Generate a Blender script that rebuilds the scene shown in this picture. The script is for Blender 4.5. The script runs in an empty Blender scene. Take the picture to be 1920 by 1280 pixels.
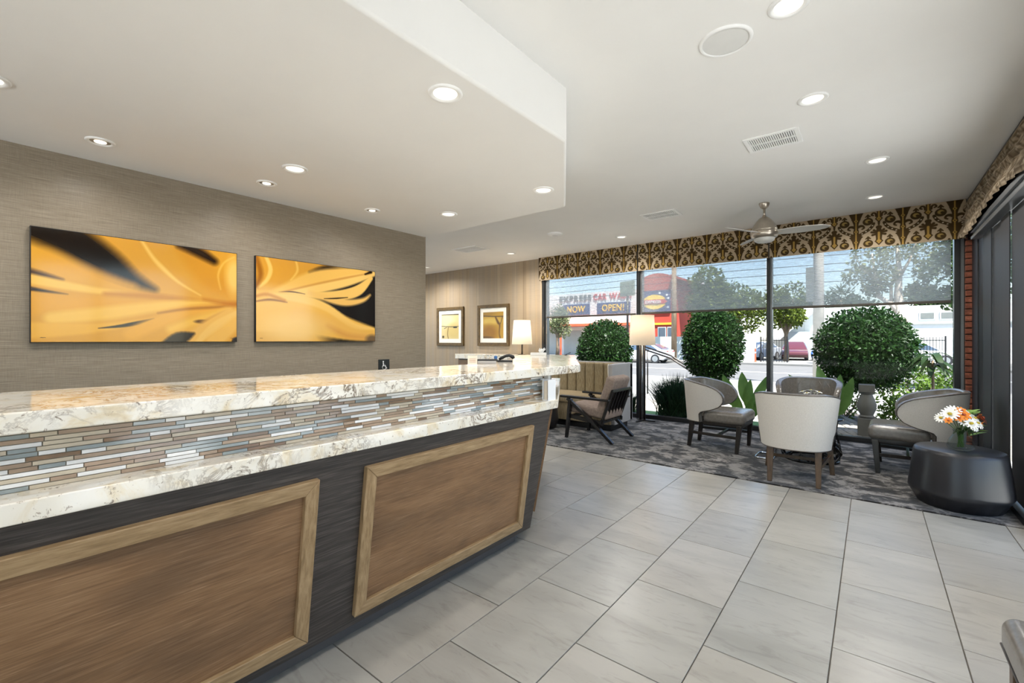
import bpy, bmesh, math, random
import numpy as np
from mathutils import Vector, Matrix

PI = math.pi
R = math.radians
rng = random.Random(7)
scene = bpy.context.scene
COL = scene.collection

# ------------------------------------------------------------------ camera
cam_d = bpy.data.cameras.new('camera')
cam = bpy.data.objects.new('camera', cam_d)
COL.objects.link(cam)
cam.location = (0, 0, 1.25)
cam.rotation_euler = (R(90), 0, R(38.65))
cam_d.sensor_width = 36
cam_d.lens = 844 / 1920 * 36
cam_d.shift_y = -3 / 1920
cam_d.clip_start = 0.02
cam_d.clip_end = 400
scene.camera = cam

# ------------------------------------------------------------------ sky, sun, exposure
world = bpy.data.worlds.new('sky')
scene.world = world
world.use_nodes = True
wn = world.node_tree
wn.nodes.clear()
w_out = wn.nodes.new('ShaderNodeOutputWorld')
w_bg = wn.nodes.new('ShaderNodeBackground')
w_sky = wn.nodes.new('ShaderNodeTexSky')
w_sky.sky_type = 'NISHITA'
w_sky.sun_disc = False
w_sky.sun_elevation = R(67)
w_sky.sun_rotation = R(100)
w_sky.air_density = 1.0
w_sky.dust_density = 0.6
w_sky.ozone_density = 1.0
w_bg.inputs[1].default_value = 0.24
wn.links.new(w_sky.outputs[0], w_bg.inputs[0])
wn.links.new(w_bg.outputs[0], w_out.inputs[0])

sun_d = bpy.data.lights.new('sun', 'SUN')
sun_d.energy = 11.0
sun_d.angle = R(0.6)
sun_d.color = (1.0, 0.975, 0.935)
sun = bpy.data.objects.new('sun', sun_d)
COL.objects.link(sun)
sun.location = (20, -4, 40)
# light travels towards -X, a little +Y, and down
sun.rotation_euler = Vector((-0.31, 0.28, -0.91)).to_track_quat('-Z', 'Y').to_euler()

DOWNLIGHT_W = 20.0
SMALL_DOWNLIGHT_W = 7.0

vs = scene.view_settings
vs.view_transform = 'Standard'
vs.look = 'None'
vs.exposure = 0.92
vs.gamma = 1.0
vs.use_curve_mapping = False
scene.cycles.max_bounces = 8
scene.cycles.diffuse_bounces = 5
scene.cycles.glossy_bounces = 3
scene.cycles.transparent_max_bounces = 12
scene.cycles.transmission_bounces = 5
scene.cycles.sample_clamp_indirect = 6.0
scene.cycles.caustics_reflective = False
scene.cycles.caustics_refractive = False

# ------------------------------------------------------------------ colour and materials
def lin(c):
    c = c / 255.0
    return c / 12.92 if c <= 0.04045 else ((c + 0.055) / 1.055) ** 2.4

def C(r, g, b):
    return (lin(r), lin(g), lin(b), 1.0)

class NT:
    """small wrapper around a material's node tree"""
    def __init__(self, name):
        self.m = bpy.data.materials.new(name)
        self.m.use_nodes = True
        self.t = self.m.node_tree
        self.p = self.t.nodes['Principled BSDF']
        self.out = self.t.nodes['Material Output']
    def n(self, kind, **kw):
        nd = self.t.nodes.new('ShaderNode' + kind)
        for k, v in kw.items():
            if k.startswith('i_'):
                nd.inputs[int(k[2:])].default_value = v
            else:
                setattr(nd, k, v)
        return nd
    def l(self, a, b):
        self.t.links.new(a, b)
    def coords(self, scale=(1, 1, 1), rand=False, kind='Object', rot=(0, 0, 0)):
        tc = self.n('TexCoord')
        mp = self.n('Mapping')
        mp.inputs['Scale'].default_value = scale
        mp.inputs['Rotation'].default_value = rot
        src = tc.outputs[kind]
        if rand:
            oi = self.n('ObjectInfo')
            mul = self.n('VectorMath', operation='SCALE')
            mul.inputs[0].default_value = (37.0, 91.0, 53.0)
            self.l(oi.outputs['Random'], mul.inputs['Scale'])
            add = self.n('VectorMath', operation='ADD')
            self.l(src, add.inputs[0]); self.l(mul.outputs[0], add.inputs[1])
            src = add.outputs[0]
        self.l(src, mp.inputs['Vector'])
        return mp.outputs[0]
    def noise(self, vec, scale, detail=4, rough=0.55, dist=0.0):
        nz = self.n('TexNoise')
        nz.inputs['Scale'].default_value = scale
        nz.inputs['Detail'].default_value = detail
        nz.inputs['Roughness'].default_value = rough
        nz.inputs['Distortion'].default_value = dist
        self.l(vec, nz.inputs['Vector'])
        return nz.outputs['Fac']
    def ramp(self, fac, stops):
        rp = self.n('ValToRGB')
        e = rp.color_ramp.elements
        while len(e) < len(stops):
            e.new(0.5)
        for el, (p, c) in zip(e, stops):
            el.position = p
            el.color = c
        self.l(fac, rp.inputs[0])
        return rp.outputs[0]
    def mix(self, fac, a, b, blend='MIX'):
        mx = self.n('MixRGB', blend_type=blend)
        for s, i in ((fac, 0), (a, 1), (b, 2)):
            if hasattr(s, 'is_output') or hasattr(s, 'links'):
                self.l(s, mx.inputs[i])
            else:
                mx.inputs[i].default_value = s
        return mx.outputs[0]
    def bump(self, fac, strength=0.2, dist=0.01):
        b = self.n('Bump')
        b.inputs['Strength'].default_value = strength
        b.inputs['Distance'].default_value = dist
        self.l(fac, b.inputs['Height'])
        self.l(b.outputs[0], self.p.inputs['Normal'])
    def base(self, c):
        if hasattr(c, 'links'):
            self.l(c, self.p.inputs['Base Color'])
        else:
            self.p.inputs['Base Color'].default_value = c
    def set(self, rough=0.5, metal=0.0, spec=0.5, coat=0.0, sheen=0.0):
        self.p.inputs['Roughness'].default_value = rough
        self.p.inputs['Metallic'].default_value = metal
        self.p.inputs['Specular IOR Level'].default_value = spec
        self.p.inputs['Coat Weight'].default_value = coat
        self.p.inputs['Coat Roughness'].default_value = 0.08
        self.p.inputs['Sheen Weight'].default_value = sheen

def plain(name, c, rough=0.5, metal=0.0, spec=0.5, var=0.06, scale=6.0, coat=0.0, sheen=0.0, bump=0.0, bscale=200.0):
    """nearly uniform surface with a slight procedural variation"""
    k = NT(name)
    v = k.coords()
    f = k.noise(v, scale, 3)
    d = tuple(max(0, x * (1 - var)) for x in c[:3]) + (1,)
    u = tuple(min(1, x * (1 + var)) for x in c[:3]) + (1,)
    k.base(k.ramp(f, [(0.3, d), (0.7, u)]))
    k.set(rough, metal, spec, coat, sheen)
    if bump:
        k.bump(k.noise(v, bscale, 2), bump, 0.002)
    return k.m

def grain(name, stops, scale, stretch, rough=0.4, bump=0.1, rand=False, detail=8, dist=0.3, spec=0.4, big=None):
    k = NT(name)
    v = k.coords(stretch, rand)
    f = k.noise(v, scale, detail, 0.62, dist)
    c = k.ramp(f, stops)
    if big:
        bv = k.coords(big[0], rand)
        bf = k.noise(bv, big[1], 3, 0.5, 0.4)
        c = k.mix(0.55, c, k.ramp(bf, big[2]), 'MULTIPLY')
    k.base(c)
    k.set(rough, 0, spec)
    if bump:
        k.bump(f, bump, 0.004)
    return k.m

def painted(name, rough=0.4, spec=0.5, coat=0.0, sheen=0.0, weave=0.0):
    k = NT(name)
    at = k.n('Attribute', attribute_name='Col')
    k.base(at.outputs['Color'])
    k.set(rough, 0, spec, coat, sheen)
    if weave:
        k.bump(k.noise(k.coords(), 500, 2), weave, 0.002)
    return k.m

def emit(name, c, s):
    k = NT(name)
    k.base((0.8, 0.8, 0.8, 1))
    k.p.inputs['Emission Color'].default_value = c
    k.p.inputs['Emission Strength'].default_value = s
    return k.m

def glass_mat(name, tint=(0.975, 0.985, 0.98, 1), refl=1.0):
    k = NT(name)
    tr = k.n('BsdfTransparent'); tr.inputs[0].default_value = tint
    gl = k.n('BsdfGlossy'); gl.inputs['Roughness'].default_value = 0.01
    lw = k.n('LayerWeight'); lw.inputs['Blend'].default_value = 0.5
    p5 = k.n('Math', operation='POWER'); p5.inputs[1].default_value = 4.0
    k.l(lw.outputs['Facing'], p5.inputs[0])
    ml = k.n('Math', operation='MULTIPLY_ADD'); ml.inputs[1].default_value = 0.5 * refl; ml.inputs[2].default_value = 0.003 * refl
    k.l(p5.outputs[0], ml.inputs[0])
    mx = k.n('MixShader')
    k.l(ml.outputs[0], mx.inputs[0]); k.l(tr.outputs[0], mx.inputs[1]); k.l(gl.outputs[0], mx.inputs[2])
    k.l(mx.outputs[0], k.out.inputs['Surface'])
    return k.m

def shade_mat(name, c, through, streak=True):
    """sheer screen fabric: part open weave, part translucent thread"""
    k = NT(name)
    tr = k.n('BsdfTransparent')
    tl = k.n('BsdfTranslucent'); tl.inputs[0].default_value = c
    df = k.n('BsdfDiffuse'); df.inputs[0].default_value = c
    m1 = k.n('MixShader'); m1.inputs[0].default_value = 0.45
    k.l(tl.outputs[0], m1.inputs[1]); k.l(df.outputs[0], m1.inputs[2])
    f = k.noise(k.coords((2, 2, 60)), 6, 3, 0.6)
    mr = k.n('MapRange')
    mr.inputs['From Min'].default_value = 0.3; mr.inputs['From Max'].default_value = 0.7
    mr.inputs['To Min'].default_value = through - 0.14; mr.inputs['To Max'].default_value = through + 0.14
    k.l(f, mr.inputs['Value'])
    m2 = k.n('MixShader')
    k.l(mr.outputs[0], m2.inputs[0]); k.l(m1.outputs[0], m2.inputs[1]); k.l(tr.outputs[0], m2.inputs[2])
    k.l(m2.outputs[0], k.out.inputs['Surface'])
    return k.m

def lampshade_mat(name, c, tl_fac=0.5):
    k = NT(name)
    tl = k.n('BsdfTranslucent'); df = k.n('BsdfDiffuse')
    cc = k.ramp(k.noise(k.coords((60, 60, 60)), 5, 2), [(0.3, tuple(x * 0.95 for x in c[:3]) + (1,)), (0.7, c)])
    k.l(cc, tl.inputs[0]); k.l(cc, df.inputs[0])
    m1 = k.n('MixShader'); m1.inputs[0].default_value = tl_fac
    k.l(df.outputs[0], m1.inputs[1]); k.l(tl.outputs[0], m1.inputs[2])
    k.l(m1.outputs[0], k.out.inputs['Surface'])
    return k.m

def leaf_mat(name, dark, light, rough=0.45):
    k = NT(name)
    f = k.noise(k.coords(), 9, 3)
    gi = k.n('NewGeometry')
    c = k.ramp(gi.outputs['Random Per Island'], [(0.0, dark), (1.0, light)])
    c = k.mix(0.35, c, k.ramp(f, [(0.3, dark), (0.7, light)]))
    k.base(c)
    k.set(rough, 0, 0.15)
    tl = k.n('BsdfTranslucent')
    k.l(c, tl.inputs[0])
    mx = k.n('MixShader'); mx.inputs[0].default_value = 0.3
    k.l(k.p.outputs[0], mx.inputs[1]); k.l(tl.outputs[0], mx.inputs[2])
    k.l(mx.outputs[0], k.out.inputs['Surface'])
    return k.m

# ---- named materials
MAT = {}
MAT['ceiling'] = plain('ceiling_paint', C(242, 241, 238), 0.75, spec=0.25, var=0.015, scale=2, bump=0.02, bscale=90)
MAT['white_metal'] = plain('white_enamel', C(246, 246, 244), 0.4, var=0.02)
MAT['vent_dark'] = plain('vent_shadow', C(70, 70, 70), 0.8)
MAT['speaker_mesh'] = plain('speaker_cloth', C(226, 226, 223), 0.85, var=0.03, bump=0.2, bscale=900)
MAT['lens'] = emit('downlight_lens', (1.0, 0.93, 0.77, 1), 0.66)
MAT['fan_light'] = plain('fan_light_glass', C(205, 205, 200), 0.3)

k = NT('grasscloth_wallpaper')       # left wall: fine horizontal weave
f1 = k.noise(k.coords((6, 7, 330)), 1.0, 5, 0.65, 0.3)
f2 = k.noise(k.coords((2, 300, 12)), 1.0, 4, 0.6)
c1 = k.ramp(f1, [(0.25, C(124, 112, 96)), (0.5, C(150, 138, 121)), (0.75, C(172, 160, 143))])
c2 = k.ramp(f2, [(0.3, C(205, 203, 200)), (0.7, C(255, 255, 255))])
k.base(k.mix(0.5, c1, c2, 'MULTIPLY')); k.set(0.36, 0, 0.3); k.bump(f1, 0.10, 0.002)
MAT['grasscloth'] = k.m

k = NT('strie_wallpaper')            # picture wall: broad soft vertical stripes
f1 = k.noise(k.coords((6, 1, 0.06)), 1.2, 6, 0.6, 0.1)
f2 = k.noise(k.coords((5, 5, 420)), 1.0, 3, 0.6)
c1 = k.ramp(f1, [(0.28, C(128, 112, 92)), (0.45, C(163, 144, 118)), (0.55, C(150, 136, 118)), (0.72, C(188, 168, 138))])
c2 = k.ramp(f2, [(0.3, C(228, 226, 222)), (0.7, C(255, 255, 255))])
k.base(k.mix(0.6, c1, c2, 'MULTIPLY')); k.set(0.5, 0, 0.35)
MAT['strie'] = k.m

k = NT('granite')                    # cream stone with rust clouds, grey veins and black flecks
v = k.coords()
big = k.noise(v, 5.5, 7, 0.6, 1.6)
base_c = k.ramp(big, [(0.26, C(196, 172, 132)), (0.38, C(226, 212, 184)), (0.48, C(236, 230, 217)), (0.72, C(238, 235, 228))])
fine = k.noise(v, 52, 6, 0.7, 0.6)
fl = k.ramp(fine, [(0.29, C(40, 33, 30)), (0.35, C(136, 114, 92)), (0.40, C(255, 255, 255))])
vein = k.noise(v, 7.5, 9, 0.66, 2.2)
vr = k.ramp(vein, [(0.455, C(255, 255, 255)), (0.487, C(150, 134, 118)), (0.50, C(74, 66, 62)), (0.513, C(160, 140, 118)), (0.545, C(255, 255, 255))])
patch = k.noise(v, 2.2, 3, 0.5)
pf = k.ramp(patch, [(0.47, (0, 0, 0, 1)), (0.62, (1, 1, 1, 1))])
c = k.mix(0.8, base_c, fl, 'MULTIPLY')
cv = k.mix(0.9, c, vr, 'MULTIPLY')
k.base(k.mix(pf, c, cv)); k.set(0.10, 0, 0.5)
MAT['granite'] = k.m

MAT['dark_wood'] = grain('espresso_oak', [(0.3, C(44, 40, 38)), (0.5, C(64, 59, 56)), (0.72, C(94, 88, 83))], 5.0, (26, 1.1, 34), 0.42, 0.12)
MAT['panel_wood'] = grain('brown_oak_veneer', [(0.25, C(112, 86, 62)), (0.48, C(140, 110, 80)), (0.62, C(153, 123, 93)), (0.80, C(198, 171, 141))], 6.0, (24, 1.3, 42), 0.38, 0.10,
                          big=((0.5, 1.1, 4.0), 1.8, [(0.32, C(150, 138, 132)), (0.5, C(220, 205, 190)), (0.68, C(255, 248, 240))]))
MAT['frame_wood'] = grain('light_oak_moulding', [(0.3, C(128, 104, 72)), (0.5, C(154, 128, 94)), (0.75, C(180, 154, 118))], 6.0, (14, 1.6, 14), 0.4, 0.08)
MAT['frame_wood_v'] = grain('light_oak_moulding_upright', [(0.3, C(128, 104, 72)), (0.5, C(154, 128, 94)), (0.75, C(180, 154, 118))], 6.0, (14, 14, 1.6), 0.4, 0.08)
MAT['toe'] = plain('toe_kick', C(84, 82, 82), 0.5)
MAT['grout'] = plain('mosaic_grout', C(150, 142, 128), 0.8)
MAT['mos_taupe'] = plain('mosaic_taupe', C(164, 142, 122), 0.25, var=0.10, scale=14)
MAT['mos_cream'] = plain('mosaic_cream', C(196, 184, 164), 0.25, var=0.08, scale=14)
MAT['mos_brown'] = plain('mosaic_brown_glass', C(130, 104, 80), 0.12, var=0.1, scale=14, coat=0.6)
MAT['mos_white'] = plain('mosaic_white', C(232, 232, 232), 0.2, var=0.04, scale=14)
MAT['mos_blue'] = plain('mosaic_bluegrey_glass', C(146, 156, 158), 0.12, var=0.10, scale=14, coat=0.6)

k = NT('porcelain_floor_tile')       # greige stone-look tile, each tile its own piece of the pattern
v1 = k.coords((1.0, 3.2, 1), True, rot=(0, 0, 0.18))
v2 = k.coords((2.0, 7.0, 1), True, rot=(0, 0, -0.25))
f1 = k.noise(v1, 1.7, 6, 0.55, 0.8)
f2 = k.noise(v2, 2.4, 9, 0.65, 1.2)
f3 = k.noise(k.coords((1, 2.5, 1), True), 9, 6, 0.7, 0.5)
oi = k.n('ObjectInfo')
tone = k.ramp(oi.outputs['Random'], [(0.0, C(160, 157, 150)), (0.35, C(169, 165, 156)), (0.7, C(161, 160, 154)), (1.0, C(171, 167, 159))])
c = k.mix(0.6, tone, k.ramp(f1, [(0.3, C(214, 212, 208)), (0.62, C(255, 253, 250))]), 'MULTIPLY')
c = k.mix(0.26, c, k.ramp(f2, [(0.34, C(158, 152, 146)), (0.46, C(250, 250, 250)), (0.8, C(255, 255, 255))]), 'MULTIPLY')
c = k.mix(0.16, c, k.ramp(f3, [(0.30, C(120, 112, 104)), (0.40, C(255, 255, 255))]), 'MULTIPLY')
k.base(c); k.set(0.30, 0, 0.45); k.bump(f2, 0.03, 0.002)
MAT['tile'] = k.m
MAT['floor_grout'] = plain('floor_grout', C(104, 98, 90), 0.85)

k = NT('distressed_carpet')
v = k.coords((1, 1.3, 1), rot=(0, 0, 0.4))
f1 = k.noise(v, 5.0, 12, 0.72, 0.5)
f2 = k.noise(k.coords((1, 1.6, 1), rot=(0, 0, 0.5)), 11, 9, 0.76, 0.3)
f3 = k.noise(k.coords(), 260, 2, 0.5)
c = k.ramp(f1, [(0.44, C(42, 40, 37)), (0.48, C(62, 59, 56)), (0.505, C(104, 100, 96)), (0.55, C(142, 138, 133))])
c = k.mix(0.75, c, k.ramp(f2, [(0.40, C(120, 116, 112)), (0.50, C(255, 255, 255))]), 'MULTIPLY')
c = k.mix(0.5, c, k.ramp(f3, [(0.3, C(150, 150, 150)), (0.7, C(255, 255, 255))]), 'MULTIPLY')
k.base(c); k.set(0.95, 0, 0.1, sheen=0.2); k.bump(f3, 0.5, 0.004)
MAT['carpet'] = k.m

MAT['black_frame'] = plain('black_anodised', C(22, 22, 24), 0.35, var=0.05)
MAT['bronze_frame'] = plain('frame_reveal', C(120, 122, 124), 0.35, metal=0.6, var=0.05)
MAT['charcoal'] = grain('charcoal_panel', [(0.3, C(26, 26, 28)), (0.7, C(34, 34, 37))], 3.0, (4, 4, 0.4), 0.5, 0.02)
MAT['cassette'] = plain('grey_cassette', C(108, 110, 112), 0.3, metal=0.5, var=0.04)
MAT['brick'] = grain('red_brick', [(0.3, C(84, 48, 36)), (0.55, C(128, 72, 52)), (0.8, C(166, 114, 92))], 14, (1, 1, 2), 0.85, 0.3, rand=True)
MAT['mortar'] = plain('mortar', C(70, 62, 56), 0.9)
MAT['glass'] = glass_mat('window_glass')
MAT['vase_glass'] = glass_mat('vase_glass', (0.90, 0.93, 0.92, 1), 1.6)
MAT['screen'] = shade_mat('screen_fabric', C(168, 173, 174), 0.54)
MAT['hem'] = plain('shade_hem_bar', C(62, 56, 48), 0.5)
MAT['valance'] = painted('ikat_fabric', 0.85, 0.15, weave=0.25)
MAT['art'] = painted('glossy_print', 0.12, 0.5, coat=0.25)
MAT['art_paper'] = painted('print_under_glass', 0.25, 0.4)
MAT['black_edge'] = plain('black_canvas_edge', C(24, 22, 20), 0.5)
MAT['pic_frame'] = grain('dark_gilt_frame', [(0.3, C(66, 48, 20)), (0.7, C(104, 80, 38))], 8, (2, 2, 2), 0.35, 0.05)
MAT['mat_board'] = plain('white_mat_board', C(232, 228, 218), 0.8, var=0.02)
MAT['nickel'] = plain('brushed_nickel', C(186, 176, 162), 0.28, metal=0.9, var=0.05, scale=30)
MAT['chrome'] = plain('chrome', C(210, 212, 216), 0.08, metal=1.0, var=0.02)
MAT['dark_metal'] = plain('dark_bronze_metal', C(52, 48, 45), 0.35, metal=0.7)
MAT['fan_blade'] = plain('fan_blade_silver', C(196, 194, 188), 0.35, metal=0.2, var=0.04)
MAT['fabric_light'] = grain('oatmeal_linen', [(0.3, C(186, 180, 171)), (0.7, C(205, 200, 192))], 180, (1, 1, 1), 0.9, 0.15, spec=0.15)
MAT['leather'] = grain('pewter_leather', [(0.3, C(100, 95, 88)), (0.7, C(118, 113, 106))], 40, (1, 1, 1), 0.24, 0.05, spec=0.6)
MAT['walnut'] = grain('walnut_legs', [(0.3, C(60, 44, 30)), (0.6, C(92, 70, 48)), (0.8, C(118, 92, 66))], 9, (3, 3, 0.5), 0.35, 0.05)
MAT['ebony'] = grain('ebonised_wood', [(0.3, C(26, 23, 21)), (0.7, C(44, 39, 35))], 9, (3, 3, 0.5), 0.30, 0.04)
MAT['black_wood'] = plain('black_lacquer_wood', C(22, 21, 22), 0.25)
MAT['trim_nails'] = plain('nailhead_trim', C(92, 84, 76), 0.35, metal=0.8)
MAT['taupe'] = grain('taupe_velvet', [(0.3, C(126, 110, 100)), (0.7, C(152, 136, 124))], 30, (1, 1, 1), 0.8, 0.05, spec=0.2)
MAT['tweed'] = grain('tan_tweed', [(0.3, C(118, 102, 78)), (0.5, C(146, 130, 102)), (0.75, C(172, 156, 128))], 60, (2, 2, 0.25), 0.9, 0.2, spec=0.1)
MAT['grey_vinyl'] = plain('grey_vinyl', C(166, 162, 160), 0.4, var=0.04)
MAT['black_drum'] = plain('black_ceramic', C(36, 36, 39), 0.32, var=0.06, scale=12)
MAT['shade_cream'] = lampshade_mat('cream_linen_shade', C(236, 227, 213), 0.40)
MAT['shade_white'] = lampshade_mat('white_linen_shade', C(245, 240, 230), 0.55)
MAT['white_plastic'] = plain('white_plastic', C(230, 230, 228), 0.35, var=0.02)
MAT['black_plastic'] = plain('black_plastic', C(26, 26, 28), 0.3)
MAT['blue_plastic'] = plain('blue_cap', C(40, 92, 150), 0.35)
MAT['paper'] = plain('paper', C(226, 214, 196), 0.8, var=0.03)
MAT['ink'] = plain('brown_ink', C(180, 130, 110), 0.8)
MAT['acrylic'] = plain('frosted_acrylic', C(236, 238, 240), 0.15, var=0.01)
MAT['sign_black'] = plain('sign_black', C(34, 38, 38), 0.4)
MAT['stem'] = plain('green_stem', C(74, 104, 48), 0.5, var=0.2)
MAT['petal_white'] = plain('petal_white', C(238, 236, 228), 0.6, var=0.04)
MAT['petal_orange'] = plain('petal_orange', C(222, 128, 36), 0.6, var=0.2, scale=60)
MAT['petal_rust'] = plain('petal_rust', C(150, 60, 26), 0.6, var=0.3, scale=60)
MAT['flower_eye'] = plain('flower_eye', C(170, 150, 40), 0.7)
MAT['leaf_bright'] = leaf_mat('bright_leaf', C(84, 124, 44), C(150, 186, 84))
MAT['leaf_topiary'] = leaf_mat('topiary_leaf', C(12, 28, 12), C(44, 76, 30), 0.4)
MAT['leaf_tree'] = leaf_mat('street_tree_leaf', C(44, 66, 22), C(124, 136, 50))
MAT['leaf_grey'] = leaf_mat('olive_tree_leaf', C(84, 96, 70), C(150, 156, 110))
MAT['leaf_far'] = leaf_mat('far_tree_leaf', C(38, 58, 32), C(76, 94, 54))
MAT['leaf_grass'] = leaf_mat('grass_blade', C(18, 34, 24), C(46, 70, 46))
MAT['leaf_strelitzia'] = leaf_mat('paddle_leaf', C(56, 98, 46), C(126, 158, 86), 0.35)
MAT['leaf_shrub'] = leaf_mat('shrub_leaf', C(34, 58, 20), C(100, 126, 48))
MAT['leaf_droop'] = leaf_mat('drooping_leaf', C(24, 40, 22), C(52, 70, 40), 0.35)
MAT['bark'] = grain('bark', [(0.3, C(80, 66, 52)), (0.7, C(128, 112, 92))], 12, (1, 1, 0.3), 0.9, 0.4)
MAT['pale_bark'] = grain('pale_bark', [(0.3, C(176, 160, 140)), (0.7, C(226, 214, 198))], 6, (1, 1, 0.4), 0.8, 0.2)
MAT['concrete'] = plain('pale_concrete', C(108, 107, 104), 0.9, var=0.10, scale=1.5)
MAT['bounce_concrete'] = plain('pale_bounce_concrete', C(196, 195, 192), 0.9, var=0.06, scale=1.5)  # kept pale to reflect sunlight up onto the ceiling
MAT['sidewalk'] = plain('sidewalk_concrete', C(126, 124, 119), 0.9, var=0.08, scale=1.5)
MAT['asphalt'] = plain('sunbleached_asphalt', C(88, 87, 86), 0.9, var=0.10, scale=1.2)
MAT['soil'] = grain('garden_gravel', [(0.3, C(118, 112, 102)), (0.7, C(158, 152, 142))], 12, (1, 1, 1), 0.95, 0.4)
MAT['turf'] = grain('artificial_turf', [(0.3, C(70, 110, 60)), (0.7, C(120, 160, 100))], 60, (1, 1, 1), 0.9, 0.3)
MAT['paver'] = grain('pale_brick_paver', [(0.3, C(120, 114, 105)), (0.7, C(152, 146, 136))], 14, (1, 1, 1), 0.85, 0.2, rand=True)
MAT['stone'] = plain('cast_stone', C(98, 95, 88), 0.8, var=0.12, scale=10)
MAT['white_stucco'] = plain('white_stucco', C(226, 226, 222), 0.9, var=0.04, scale=2)
MAT['grey_stucco'] = plain('grey_stucco', C(176, 182, 178), 0.9, var=0.06, scale=1)
MAT['red_stucco'] = plain('red_stucco', C(168, 60, 44), 0.8, var=0.06, scale=1)
MAT['sign_blue'] = plain('sign_blue', C(38, 52, 108), 0.5)
MAT['sign_yellow'] = plain('sign_yellow', C(240, 196, 46), 0.5)
MAT['sign_red'] = plain('sign_red', C(190, 44, 44), 0.5)
MAT['sign_grey'] = plain('sign_grey', C(112, 116, 112), 0.6)
MAT['sign_white'] = plain('sign_white', C(236, 236, 236), 0.6)
MAT['orange_canopy'] = plain('orange_canopy', C(214, 92, 60), 0.6)
MAT['billboard'] = plain('billboard_back', C(122, 136, 118), 0.8)
MAT['car_white'] = plain('car_white', C(226, 228, 232), 0.2, coat=0.6, var=0.02)
MAT['car_silver'] = plain('car_silver', C(160, 166, 174), 0.25, coat=0.6, var=0.02)
MAT['car_blue'] = plain('car_blue', C(44, 84, 160), 0.25, coat=0.6, var=0.02)
MAT['car_red'] = plain('car_red', C(74, 26, 30), 0.25, coat=0.6, var=0.02)
MAT['car_glass'] = plain('car_glass', C(66, 80, 96), 0.08, var=0.02)
MAT['tyre'] = plain('tyre_rubber', C(40, 40, 42), 0.8)
MAT['rim'] = plain('alloy_rim', C(170, 172, 174), 0.3, metal=0.7)
MAT['tail_red'] = plain('tail_lamp_red', C(190, 40, 44), 0.2)
MAT['concrete_pole'] = plain('concrete_pole', C(190, 184, 174), 0.85, var=0.08, scale=5)
MAT['wood_pole'] = grain('wood_pole', [(0.3, C(120, 98, 76)), (0.7, C(164, 142, 116))], 6, (3, 3, 0.3), 0.9, 0.2)
MAT['orange_plastic'] = plain('orange_plastic', C(214, 84, 50), 0.6)

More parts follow.
